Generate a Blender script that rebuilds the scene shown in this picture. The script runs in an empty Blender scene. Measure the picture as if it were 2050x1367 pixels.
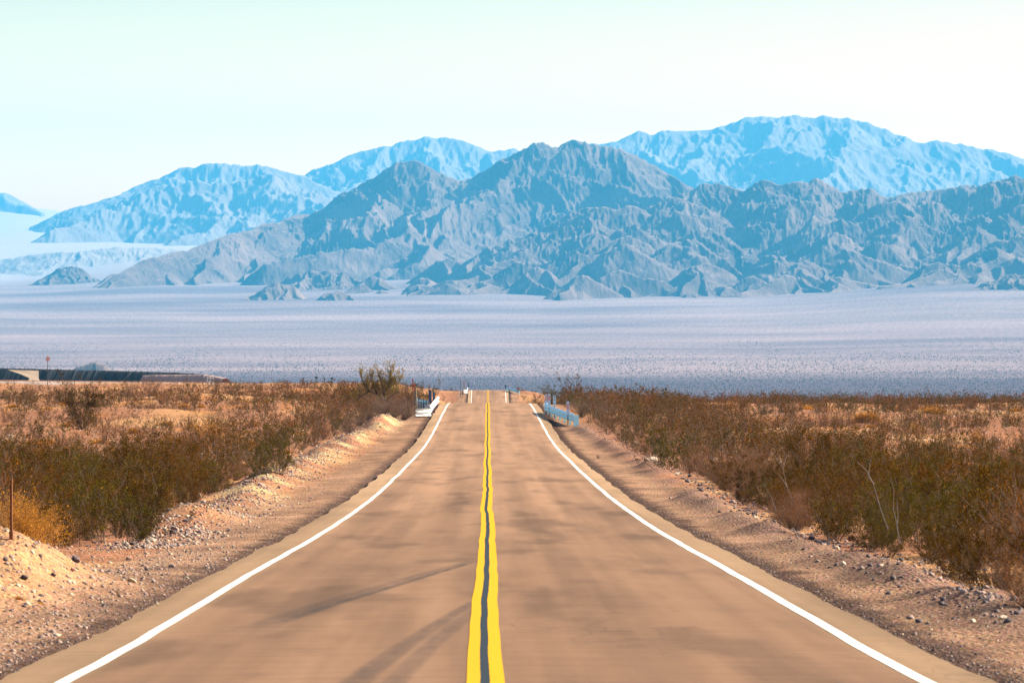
import bpy, math, random
import numpy as np
R = math.radians
F = 8348.0; VPX = 977.0; HOR = 650.0; EYE = 2.1
SC = bpy.context.scene
COL = SC.collection
rng = np.random.default_rng(7)

def pt(px, row, d):
    return np.array([(px-VPX)/F*d, d, EYE-(row-HOR)/F*d])

# ------------------------------------------------------------------ noise
_G = np.random.default_rng(11).random((256, 256))*2*np.pi
_GX, _GY = np.cos(_G), np.sin(_G)
def perlin(x, y, s=0):
    x = np.asarray(x, float)+s*17.31; y = np.asarray(y, float)+s*9.77
    x, y = np.broadcast_arrays(x, y)
    xi = np.floor(x).astype(np.int64); yi = np.floor(y).astype(np.int64)
    fx = x-xi; fy = y-yi
    u = fx*fx*fx*(fx*(fx*6-15)+10); v = fy*fy*fy*(fy*(fy*6-15)+10)
    def g(i, j, dx, dy):
        a = (xi+i) & 255; b = (yi+j) & 255
        return _GX[a, b]*dx+_GY[a, b]*dy
    n00 = g(0, 0, fx, fy); n10 = g(1, 0, fx-1, fy); n01 = g(0, 1, fx, fy-1); n11 = g(1, 1, fx-1, fy-1)
    return ((n00*(1-u)+n10*u)*(1-v)+(n01*(1-u)+n11*u)*v)*1.5
def fbm(x, y, o=4, s=0):
    t = 0; a = 1.
    for k in range(o):
        t = t+a*perlin(x*2**k, y*2**k, s+k*3); a *= .5
    return t
def ridged(x, y, o=4, s=0):
    t = 0; a = 1.; w = 1.
    for k in range(o):
        n = 1-np.abs(perlin(x*2.1**k, y*2.1**k, s+k*5)); n = n*n*w
        t = t+a*n; w = np.clip(n*1.6, 0, 1); a *= .5
    return t
def sst(x, a, b):
    t = np.clip((x-a)/(b-a), 0, 1); return t*t*(3-2*t)
def herm(xs, ys):
    xs = np.array(xs, float); ys = np.array(ys, float)
    m = np.gradient(ys, xs)
    def f(x):
        x = np.asarray(x, float)
        i = np.clip(np.searchsorted(xs, x)-1, 0, len(xs)-2)
        h = xs[i+1]-xs[i]; t = np.clip((x-xs[i])/h, 0, 1)
        return ((2*t**3-3*t**2+1)*ys[i]+(t**3-2*t**2+t)*h*m[i]+(-2*t**3+3*t**2)*ys[i+1]+(t**3-t**2)*h*m[i+1])
    return f

# ------------------------------------------------------------------ object helpers
def tag(o, label=None, cat=None, group=None, kind=None):
    if label: o['label'] = label
    if cat: o['category'] = cat
    if group: o['group'] = group
    if kind: o['kind'] = kind
    return o
def mesh_np(name, V, Q, mat, smooth=False, cols=None):
    """V Nx3, Q MxK faces (K equal for all)"""
    V = np.asarray(V, np.float32); Q = np.asarray(Q, np.int32)
    me = bpy.data.meshes.new(name)
    n, k = Q.shape
    me.vertices.add(len(V)); me.vertices.foreach_set('co', V.ravel())
    me.loops.add(n*k); me.loops.foreach_set('vertex_index', Q.ravel())
    me.polygons.add(n)
    me.polygons.foreach_set('loop_start', np.arange(0, n*k, k, dtype=np.int32))
    me.polygons.foreach_set('loop_total', np.full(n, k, np.int32))
    if smooth: me.polygons.foreach_set('use_smooth', np.ones(n, bool))
    me.update(calc_edges=True)
    if cols is not None:
        ca = me.color_attributes.new('zone', 'FLOAT_COLOR', 'POINT')
        c4 = np.ones((len(V), 4), np.float32); c4[:, :3] = cols
        ca.data.foreach_set('color', c4.ravel())
    if mat: me.materials.append(mat)
    return me
def link(name, me, parent=None):
    o = bpy.data.objects.new(name, me); COL.objects.link(o)
    if parent: o.parent = parent
    return o
def empty(name, loc, rz=0, s=1):
    o = bpy.data.objects.new(name, None); COL.objects.link(o)
    o.location = loc; o.rotation_euler = (0, 0, rz); o.scale = (s, s, s); o.empty_display_size = .2
    return o
def gridfaces(nr, nc):
    i = np.arange(nr-1)[:, None]*nc+np.arange(nc-1)[None, :]
    return np.stack([i, i+1, i+nc+1, i+nc], -1).reshape(-1, 4)
class MB:
    def __init__(s): s.v = []; s.f = []
    def add(s, vs, fs):
        b = len(s.v); s.v += [tuple(map(float, v)) for v in vs]; s.f += [tuple(b+i for i in f) for f in fs]
    def box(s, c, d, rz=0, taper=1):
        cx, cy, cz = c; a, b, h = d[0]/2, d[1]/2, d[2]/2
        co, si = math.cos(rz), math.sin(rz); vs = []
        for z, k in ((-h, 1), (h, taper)):
            for x, y in ((-a*k, -b*k), (a*k, -b*k), (a*k, b*k), (-a*k, b*k)):
                vs.append((cx+x*co-y*si, cy+x*si+y*co, cz+z))
        s.add(vs, [(0, 3, 2, 1), (4, 5, 6, 7), (0, 1, 5, 4), (1, 2, 6, 5), (2, 3, 7, 6), (3, 0, 4, 7)])
    def tube(s, pts, rad, n=6, cap=True):
        pts = [np.array(p, float) for p in pts]
        if not hasattr(rad, '__len__'): rad = [rad]*len(pts)
        vs = []
        for i, p in enumerate(pts):
            t = pts[min(i+1, len(pts)-1)]-pts[max(i-1, 0)]; t /= (np.linalg.norm(t)+1e-9)
            a = np.cross(t, [0, 0, 1] if abs(t[2]) < .9 else [1, 0, 0]); a /= np.linalg.norm(a); b = np.cross(t, a)
            for k in range(n):
                w = 2*math.pi*k/n; vs.append(p+rad[i]*(math.cos(w)*a+math.sin(w)*b))
        fs = []
        for i in range(len(pts)-1):
            for k in range(n):
                fs.append((i*n+k, i*n+(k+1) % n, (i+1)*n+(k+1) % n, (i+1)*n+k))
        if cap and n > 3:
            fs.append(tuple(range(n))[::-1]); fs.append(tuple((len(pts)-1)*n+k for k in range(n)))
        s.add(vs, fs)
    def prism(s, outline, y0, y1):   # outline in (x,z), extruded along y
        n = len(outline)
        vs = [(x, y0, z) for x, z in outline]+[(x, y1, z) for x, z in outline]
        s.add(vs, [tuple(range(n)), tuple(range(2*n-1, n-1, -1))]+[(k, k+n, (k+1) % n+n, (k+1) % n) for k in range(n)])
    def build(s, name, mat, parent=None, smooth=False):
        me = bpy.data.meshes.new(name); me.from_pydata(s.v, [], s.f); me.update()
        if smooth: me.polygons.foreach_set('use_smooth', [True]*len(me.polygons))
        me.materials.append(mat)
        return link(name, me, parent)

# ------------------------------------------------------------------ materials
def newmat(name):
    m = bpy.data.materials.new(name); m.use_nodes = True; nt = m.node_tree
    return m, nt, nt.nodes, nt.links, nt.nodes['Principled BSDF']
def N(nd, t, **kw):
    n = nd.new(t)
    for k, v in kw.items():
        if k.startswith('_'): setattr(n, k[1:], v)
        else: n.inputs[k.replace('__', ' ')].default_value = v
    return n
def ramp(nd, stops):
    r = nd.new('ShaderNodeValToRGB'); e = r.color_ramp.elements
    while len(e) < len(stops): e.new(.5)
    for i, (p, c) in enumerate(stops):
        e[i].position = p; e[i].color = (c, c, c, 1) if not hasattr(c, '__len__') else (*c, 1)
    return r
def mixc(nd, lk, fac, a, b, mode='MIX'):
    m = nd.new('ShaderNodeMix'); m.data_type = 'RGBA'; m.blend_type = mode
    for sock, v in ((m.inputs[0], fac), (m.inputs[6], a), (m.inputs[7], b)):
        if hasattr(v, 'is_output') or hasattr(v, 'links'): lk.new(v, sock)
        elif hasattr(v, '__len__'): sock.default_value = (*v, 1)
        else: sock.default_value = v
    return m.outputs[2]
def noise(nd, lk, vec, scale, detail=4, rough=.55):
    n = nd.new('ShaderNodeTexNoise'); n.inputs['Scale'].default_value = scale
    n.inputs['Detail'].default_value = detail; n.inputs['Roughness'].default_value = rough
    lk.new(vec, n.inputs['Vector']); return n.outputs['Fac']
def mapped(nd, lk, src, sc):
    m = nd.new('ShaderNodeMapping'); m.inputs['Scale'].default_value = sc; lk.new(src, m.inputs['Vector']); return m.outputs[0]
def bump(nd, lk, h, dist, strength, bs):
    b = nd.new('ShaderNodeBump'); b.inputs['Distance'].default_value = dist; b.inputs['Strength'].default_value = strength
    lk.new(h, b.inputs['Height']); lk.new(b.outputs[0], bs.inputs['Normal'])
def simple(name, col, rough=.6, metal=0, var=.25, scale=8):
    m, nt, nd, lk, bs = newmat(name)
    g = nd.new('ShaderNodeNewGeometry').outputs['Position']
    f = noise(nd, lk, g, scale, 3)
    dark = tuple(c*(1-var) for c in col); lite = tuple(min(1, c*(1+var)) for c in col)
    lk.new(mixc(nd, lk, f, dark, lite), bs.inputs['Base Color'])
    bs.inputs['Roughness'].default_value = rough; bs.inputs['Metallic'].default_value = metal
    return m

def mat_rock(name, base, pale, s, bd, sed=1.):
    m, nt, nd, lk, bs = newmat(name)
    g = nd.new('ShaderNodeNewGeometry').outputs['Position']
    f = ramp(nd, [(.3, 0.), (.7, 1.)]); lk.new(noise(nd, lk, g, s, 6, .65), f.inputs[0])
    c = mixc(nd, lk, f.outputs[0], base, pale)
    gn = nd.new('ShaderNodeNewGeometry'); sn = nd.new('ShaderNodeSeparateXYZ'); lk.new(gn.outputs['Normal'], sn.inputs[0])
    fl = ramp(nd, [(.86, 0.), (.96, 1.)]); lk.new(sn.outputs[2], fl.inputs[0])      # sediment lies on the flatter ground
    lk.new(mixc(nd, lk, fl.outputs[0], c, tuple(v*sed for v in pale)), bs.inputs['Base Color'])
    bs.inputs['Roughness'].default_value = 1; bs.inputs['Specular IOR Level'].default_value = 0
    bump(nd, lk, noise(nd, lk, mapped(nd, lk, g, (1, .35, .5)), s*7, 6, .7), bd, 1, bs)
    return m

def mat_ground():
    m, nt, nd, lk, bs = newmat('desert_gravel')
    a = nd.new('ShaderNodeVertexColor'); a.layer_name = 'zone'
    g = nd.new('ShaderNodeNewGeometry').outputs['Position']
    n1 = noise(nd, lk, g, .5, 6, .6); n2 = noise(nd, lk, g, 9, 5, .7)
    r1 = ramp(nd, [(.25, .72), (.75, 1.25)]); lk.new(n1, r1.inputs[0])
    c = mixc(nd, lk, 1., a.outputs[0], r1.outputs[0], 'MULTIPLY')
    r2 = ramp(nd, [(.38, .55), (.5, 1.), (.66, 1.3)]); lk.new(n2, r2.inputs[0])
    c = mixc(nd, lk, .8, c, r2.outputs[0], 'MULTIPLY')
    vo = nd.new('ShaderNodeTexVoronoi'); vo.inputs['Scale'].default_value = 14; lk.new(g, vo.inputs['Vector'])
    hs = nd.new('ShaderNodeHueSaturation'); hs.inputs['Saturation'].default_value = .5
    lk.new(vo.outputs['Color'], hs.inputs['Color'])
    c = mixc(nd, lk, .3, c, mixc(nd, lk, 1., c, mixc(nd, lk, 1., hs.outputs[0], (2, 1.8, 1.7), 'MULTIPLY'), 'MULTIPLY'))
    n3 = noise(nd, lk, g, 45, 4, .8); r3 = ramp(nd, [(.35, .6), (.5, 1.), (.68, 1.35)]); lk.new(n3, r3.inputs[0]); c = mixc(nd, lk, .85, c, r3.outputs[0], 'MULTIPLY')
    lk.new(c, bs.inputs['Base Color'])
    bs.inputs['Roughness'].default_value = 1; bs.inputs['Specular IOR Level'].default_value = 0
    mm = nd.new('ShaderNodeMath'); mm.operation = 'SUBTRACT'; lk.new(n2, mm.inputs[0]); lk.new(vo.outputs['Distance'], mm.inputs[1])
    bump(nd, lk, mm.outputs[0], .05, .9, bs)
    return m

def mat_valley():
    m, nt, nd, lk, bs = newmat('valley_scrubland')
    g = nd.new('ShaderNodeNewGeometry').outputs['Position']
    sx = nd.new('ShaderNodeSeparateXYZ'); lk.new(g, sx.inputs[0])
    big = noise(nd, lk, mapped(nd, lk, g, (.0006, .0014, 0)), 1, 6, .65)
    r = ramp(nd, [(.36, (.15, .11, .112)), (.5, (.225, .165, .155)), (.64, (.3, .215, .195))]); lk.new(big, r.inputs[0])
    # dense scrub on the low valley bottom
    mr = nd.new('ShaderNodeMapRange'); mr.inputs[1].default_value = 5500; mr.inputs[2].default_value = 6500
    mr.interpolation_type = 'SMOOTHSTEP'; lk.new(sx.outputs[1], mr.inputs[0])
    c = mixc(nd, lk, mr.outputs[0], mixc(nd, lk, .8, r.outputs[0], (.06, .048, .065)), r.outputs[0])
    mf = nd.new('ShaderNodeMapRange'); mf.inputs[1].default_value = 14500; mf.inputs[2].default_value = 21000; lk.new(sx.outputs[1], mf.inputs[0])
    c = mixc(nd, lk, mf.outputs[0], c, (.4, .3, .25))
    sp = noise(nd, lk, mapped(nd, lk, g, (.16, .012, 0)), 1, 4, .8)
    r2 = ramp(nd, [(.34, .68), (.5, .97), (.66, 1.35)]); lk.new(sp, r2.inputs[0])
    c = mixc(nd, lk, .9, c, r2.outputs[0], 'MULTIPLY')
    lk.new(c, bs.inputs['Base Color']); bs.inputs['Roughness'].default_value = 1; bs.inputs['Specular IOR Level'].default_value = 0
    return m

def mat_road():
    m, nt, nd, lk, bs = newmat('worn_asphalt')
    a = nd.new('ShaderNodeVertexColor'); a.layer_name = 'zone'
    g = nd.new('ShaderNodeNewGeometry').outputs['Position']
    longi = noise(nd, lk, mapped(nd, lk, g, (1.3, .012, 0)), 1, 3, .5)
    blot = noise(nd, lk, mapped(nd, lk, g, (.55, .07, 0)), 1, 5, .62)
    tran = noise(nd, lk, mapped(nd, lk, g, (.3, 3.2, 0)), 1, 4, .7)
    gr = noise(nd, lk, g, 60, 3, .8)
    c = a.outputs[0]
    for f, lo, hi, p0, p1 in ((longi, .78, 1.12, .35, .65), (blot, .83, 1.06, .36, .56), (tran, .91, 1.04, .36, .58), (gr, .85, 1.15, .3, .7)):
        r = ramp(nd, [(p0, lo), (p1, hi)]); lk.new(f, r.inputs[0])
        c = mixc(nd, lk, 1., c, r.outputs[0], 'MULTIPLY')
    cn = noise(nd, lk, mapped(nd, lk, g, (.5, .16, 0)), 1, 3, .6); cm = noise(nd, lk, mapped(nd, lk, g, (.12, .03, 0)), 1, 1, .5)
    cr = ramp(nd, [(.492, 0.), (.4985, 1.), (.5015, 1.), (.508, 0.)]); lk.new(cn, cr.inputs[0]); ck = ramp(nd, [(.52, 0.), (.6, .3)]); lk.new(cm, ck.inputs[0])
    mu = nd.new('ShaderNodeMath'); mu.operation = 'MULTIPLY'; lk.new(cr.outputs[0], mu.inputs[0]); lk.new(ck.outputs[0], mu.inputs[1])
    c = mixc(nd, lk, mu.outputs[0], c, (.05, .032, .022))
    st = noise(nd, lk, g, 170, 2, .9); rs = ramp(nd, [(.3, .7), (.5, 1.), (.72, 1.35)]); lk.new(st, rs.inputs[0]); c = mixc(nd, lk, .7, c, rs.outputs[0], 'MULTIPLY')
    lk.new(c, bs.inputs['Base Color']); bs.inputs['Roughness'].default_value = .95; bs.inputs['Specular IOR Level'].default_value = .08
    bump(nd, lk, gr, .004, .4, bs)
    return m

def mat_paint(name, col, wear=.15):
    m, nt, nd, lk, bs = newmat(name)
    g = nd.new('ShaderNodeNewGeometry').outputs['Position']
    f = ramp(nd, [(.3, 0.), (.5, 1.)]); lk.new(noise(nd, lk, g, 25, 5, .7), f.inputs[0])
    lk.new(mixc(nd, lk, f.outputs[0], tuple(c*(1-wear) for c in col), col), bs.inputs['Base Color'])
    bs.inputs['Roughness'].default_value = .9; bs.inputs['Specular IOR Level'].default_value = .08
    return m

def mat_leaf(name, cols, trans=.15, rough=.6):
    m, nt, nd, lk, bs = newmat(name)
    ge = nd.new('ShaderNodeNewGeometry'); oi = nd.new('ShaderNodeObjectInfo')
    r = ramp(nd, [(i/(len(cols)-1)*.999, c) for i, c in enumerate(cols)])
    n = noise(nd, lk, ge.outputs['Position'], .55, 3, .6)
    ad = nd.new('ShaderNodeMath'); ad.operation = 'MULTIPLY_ADD'; lk.new(ge.outputs['Random Per Island'], ad.inputs[0]); ad.inputs[1].default_value = .35
    ad2 = nd.new('ShaderNodeMath'); ad2.operation = 'MULTIPLY_ADD'; lk.new(oi.outputs['Random'], ad2.inputs[0]); ad2.inputs[1].default_value = .4
    mr = nd.new('ShaderNodeMapRange'); mr.inputs[1].default_value = .3; mr.inputs[2].default_value = .7; mr.inputs[3].default_value = -.15; mr.inputs[4].default_value = .4; mr.clamp = False
    lk.new(n, mr.inputs[0]); lk.new(mr.outputs[0], ad2.inputs[2]); lk.new(ad2.outputs[0], ad.inputs[2])
    lk.new(ad.outputs[0], r.inputs[0])
    tp = ramp(nd, [(.85, 0.), (.9, 1.)]); lk.new(ge.outputs['Random Per Island'], tp.inputs[0])
    lc = mixc(nd, lk, tp.outputs[0], r.outputs[0], mixc(nd, lk, 1., r.outputs[0], (1.9, 1.75, 1.9), 'MULTIPLY'))
    lk.new(lc, bs.inputs['Base Color']); bs.inputs['Roughness'].default_value = rough
    bs.inputs['Specular IOR Level'].default_value = .0
    tr = nd.new('ShaderNodeBsdfTranslucent'); lk.new(r.outputs[0], tr.inputs[0])
    mx = nd.new('ShaderNodeMixShader'); mx.inputs[0].default_value = trans
    lk.new(bs.outputs[0], mx.inputs[1]); lk.new(tr.outputs[0], mx.inputs[2]); lk.new(mx.outputs[0], nd['Material Output'].inputs[0])
    return m
M = {}
M['ground'] = mat_ground(); M['valley'] = mat_valley(); M['road'] = mat_road()
M['white'] = mat_paint('white_road_paint', (.62, .6, .52), .3); M['yellow'] = mat_paint('yellow_road_paint', (.52, .275, .002), .3)
M['seal'] = mat_paint('dark_sealant', (.022, .03, .036), .3)
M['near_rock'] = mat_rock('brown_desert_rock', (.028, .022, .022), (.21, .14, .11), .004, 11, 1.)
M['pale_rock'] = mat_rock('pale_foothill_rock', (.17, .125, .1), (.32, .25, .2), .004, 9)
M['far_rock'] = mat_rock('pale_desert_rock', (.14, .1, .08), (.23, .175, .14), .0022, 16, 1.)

# ------------------------------------------------------------------ road profile and terrain
_d = [-60, -20, 0, 20, 34.7, 43.4, 55, 66.6, 80.5, 92.3, 112.4, 131.3, 146.8, 160, 172.4, 186, 202, 227, 250, 271.5, 293, 314, 335, 376, 410, 450, 520, 600, 680, 750, 810, 850, 871, 890, 905, 925, 960, 1000, 1100, 1300, 1500]
_z = [1.2, 1.6, 2.0, 2.55, 2.98, 3.24, 3.53, 3.83, 4.21, 4.51, 4.95, 5.32, 5.57, 5.77, 5.96, 6.13, 6.35, 6.66, 6.82, 6.87, 6.87, 6.86, 6.86, 7.07, 7.75, 9.1, 11.4, 13.4, 15.3, 16.6, 16.9, 16.45, 15.75, 14.8, 14.25, 14.6, 16.2, 18, 21.5, 29, 34]
_rd = herm(_d, _z)
def road_z(y): return EYE-_rd(y)+.02*np.sin(np.asarray(y)*.37)*sst(np.asarray(y), 20, 60)*0
_L = herm([-60, 0, 35, 80, 130, 180, 220, 270, 320, 376, 450, 550, 650, 800, 900, 1000, 1300, 1500], [1.3, 2.1, 3.0, 4.2, 5.3, 6.05, 6.55, 6.85, 6.9, 7.15, 8.0, 8.9, 9.7, 11.3, 12.6, 14.8, 25, 32])
_Rr = herm([-60, 0, 35, 80, 130, 180, 220, 270, 320, 376, 450, 550, 700, 900, 1100, 1300, 1500], [1.3, 2.1, 3.0, 4.2, 5.35, 6.15, 6.6, 6.9, 7.0, 7.4, 8.7, 10.4, 13.1, 17.6, 23, 29.5, 35])
EDGE_L = -4.23; EDGE_R = 4.36
def berm_left(x, y):
    c = -7.3-.9*sst(y, 90, 190)+.9*sst(y, 230, 300)+.5*perlin(y/9, 0, 3)
    h = (.32+.28*perlin(y/7, 4, 5)+.25*perlin(y/2.3, 7, 2))*sst(y, 88, 110)*(1-sst(y, 315, 325))
    h = h+.35*np.exp(-((y-287)/14)**2)
    h2 = .95*np.exp(-((y-57)/6.5)**2-((x+6.9)/1.15)**2)*(1+.25*perlin(x*1.5, y/2, 9))
    return np.maximum(h, 0)*np.exp(-((x-c)/.85)**2)+h2
def berm_right(x, y):
    c = 6.1+.7*sst(y, 90, 170)-.6*sst(y, 230, 290)+.4*perlin(y/8, 0, 13)
    h = (.2+.22*perlin(y/5, 4, 15)+.12*perlin(y/1.7, 7, 12))*sst(y, 30, 60)*(1-sst(y, 285, 300))
    return np.maximum(h, 0)*np.exp(-((x-c)/.6)**2)
def terrain(x, y):
    x = np.asarray(x, float); y = np.asarray(y, float)
    ax = np.abs(x)
    zr = EYE-_rd(y); zs = EYE-np.where(x < 0, _L(y), _Rr(y))
    w = sst(ax, 7.5, 22)
    z = zr*(1-w)+zs*w
    side = sst(ax, 4.6, 7.5)
    z = z-.07-.14*sst(ax, 4.2, 7)
    z = z+side*(.06*perlin(x/1.3, y/1.9, 1)+.03*perlin(x/.45, y/.6, 2))
    far = sst(ax, 8, 15)
    z = z+far*(.3*perlin(x/7, y/14, 3)+.45*perlin(x/26, y/40, 4)+.1*perlin(x/2.2, y/3.5, 6))
    # washes and low gravel banks across the plain
    bl = sst(-x, 10, 15)
    for yc, h, wd, s in ((262, .55, 7, 1), (300, .95, 5, 2), (345, .8, 7, 3), (420, .9, 10, 4), (500, .8, 14, 5)):
        yy = y-yc-9*perlin(x/16, .5, 20+s)
        z = z+bl*h*np.exp(-(yy/wd)**2)*(.7+.5*perlin(x/9, s, 31))
    br = sst(x, 12, 18)
    for yc, h, wd, s in ((268, .5, 6, 6), (322, .6, 6, 7), (390, .5, 9, 8)):
        yy = y-yc-9*perlin(x/16, .5, 20+s)
        z = z+br*h*np.exp(-(yy/wd)**2)*(.7+.5*perlin(x/9, s, 31))
    z = z+berm_left(x, y)+berm_right(x, y)
    # two rubble piles seen between the bushes
    return z-.25*np.exp(-(ax/4.4)**8)

def build_ground():
    ys = [-60.]
    while ys[-1] < 1450:
        y = ys[-1]; ys.append(y+(3 if y < 15 else max(.14, min(.0045*y, 5))) )
    ys = np.array(ys)
    inner = np.concatenate([np.arange(-13, -4, .14), np.linspace(-4, 4, 9), np.arange(4.14, 13, .14)])
    k = np.linspace(0, 1, 90)[1:]
    rows = []
    X = []; Y = []
    for y in ys:
        ext = 45+.27*max(y, 0)
        o = 13+(ext-13)*(k**1.5*.8+k*.2)
        X.append(np.concatenate([-o[::-1], inner, o]))
    X = np.array(X); Y = np.repeat(ys[:, None], X.shape[1], 1)
    Z = terrain(X, Y)
    nr, nc = X.shape
    ax = np.abs(X)
    n1 = fbm(X/3, Y/5, 4, 40); n2 = fbm(X/11, Y/22, 4, 50)
    pink = np.array([.27, .13, .07]); sand = np.array([.38, .21, .095]); sho = np.array([.27, .16, .095])
    crumb = np.array([.05, .032, .026]); yel = np.array([.44, .33, .16]); orange = np.array([.4, .16, .035])
    def mix(c, t, w): return c*(1-w[..., None])+t*w[..., None]
    C = np.ones(X.shape+(3,))*pink
    C = mix(C, sand, sst(n2, .05, .4)*.9)
    C = mix(C, orange, sst(fbm(X/4, Y/9, 3, 60), .25, .6)*.5*sst(ax, 9, 12))
    sh = 1-sst(ax, 6.0, 7.0)
    C = mix(C, sho*(1+.25*n1[..., None]), sh)
    wl = np.clip(berm_left(X, Y)*4, 0, 1)*sst(Y, 90, 150)*sst(n1, -.3, .2)
    C = mix(C, yel, wl*.8)
    C = mix(C, sand, np.clip(berm_left(X, Y)*3, 0, 1)*(1-sst(Y, 70, 90))*.5)
    br = np.clip(berm_right(X, Y)*5, 0, 1); C = mix(C, np.array([.14, .09, .07]), br*.7)
    el = np.where(X < 0, -EDGE_L, EDGE_R)
    cr = sst(ax, el-.4, el)*(1-sst(ax+.25*perlin(X*2, Y*.7, 8), el+.3, el+.75))
    C = mix(C, crumb, cr*.85)
    dk = sst(ax, 4.5, 5)*(1-sst(ax, 5.2, 6.2))*sst(fbm(X/1.2, Y/6, 3, 70), 0, .5)
    C = mix(C, crumb*1.8, dk*.45)
    me = mesh_np('ground', np.stack([X, Y, Z], -1).reshape(-1, 3), gridfaces(nr, nc), M['ground'], True, C.reshape(-1, 3))
    tag(link('ground', me), kind='structure')
build_ground()

# valley floor: image-row table by bearing and distance -> real heights
_vy = [1100, 1300, 2000, 3000, 4000, 5000, 6000, 8000, 10000, 12500, 14000, 15500, 18000, 20000, 22000, 24000, 26500, 30500, 32500]
_vp = [-500, 0, 350, 1000, 1450, 1970, 2600]
_vt = [[850, 850, 824, 812, 795, 775, 757, 712, 668, 616, 594, 576, 566, 560, 508, 482, 455, 408, 410],
       [850, 850, 824, 812, 795, 775, 757, 712, 668, 612, 590, 573, 563, 556, 505, 480, 459, 413, 414],
       [850, 850, 824, 812, 795, 775, 756, 710, 666, 608, 580, 560, 540, 525, 497, 487, 475, 450, 450],
       [850, 850, 824, 812, 794, 775, 756, 709, 664, 603, 573, 543, 530, 520, 510, 500, 490, 480, 480],
       [850, 850, 824, 812, 794, 775, 755, 707, 660, 599, 573, 545, 530, 520, 510, 500, 490, 480, 480],
       [850, 850, 824, 812, 794, 774, 753, 702, 648, 572, 550, 530, 520, 510, 500, 490, 485, 480, 480],
       [850, 850, 824, 812, 794, 773, 751, 698, 640, 560, 540, 520, 510, 500, 490, 485, 480, 480, 480]]
_vt = np.array(_vt, float)
def valley(x, y):
    x = np.asarray(x, float); y = np.asarray(y, float)
    px = VPX+F*x/y
    ly = np.log(y); gy = np.log(np.array(_vy, float))
    iy = np.clip(np.searchsorted(gy, ly)-1, 0, len(gy)-2); ty = np.clip((ly-gy[iy])/(gy[iy+1]-gy[iy]), 0, 1)
    gp = np.array(_vp, float); ip = np.clip(np.searchsorted(gp, px)-1, 0, len(gp)-2); tp = np.clip((px-gp[ip])/(gp[ip+1]-gp[ip]), 0, 1)
    tp = tp*tp*(3-2*tp)
    r = (_vt[ip, iy]*(1-ty)+_vt[ip, iy+1]*ty)*(1-tp)+(_vt[ip+1, iy]*(1-ty)+_vt[ip+1, iy+1]*ty)*tp
    z = EYE-(r-HOR)/F*y
    return z+1.2*perlin(x/300, y/500, 61)*sst(y, 3000, 6000)+3*perlin(x/900, y/1100, 62)*sst(y, 8000, 12000)
def build_valley():
    ys = np.exp(np.linspace(np.log(1100), np.log(31500), 420)); ps = np.linspace(-900, 2950, 300)
    Y = np.repeat(ys[:, None], len(ps), 1); X = (ps[None]-VPX)/F*Y
    me = mesh_np('valley_floor', np.stack([X, Y, valley(X, Y)], -1).reshape(-1, 3), gridfaces(*X.shape), M['valley'], True)
    tag(link('valley_floor', me), kind='structure')
build_valley()

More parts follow.
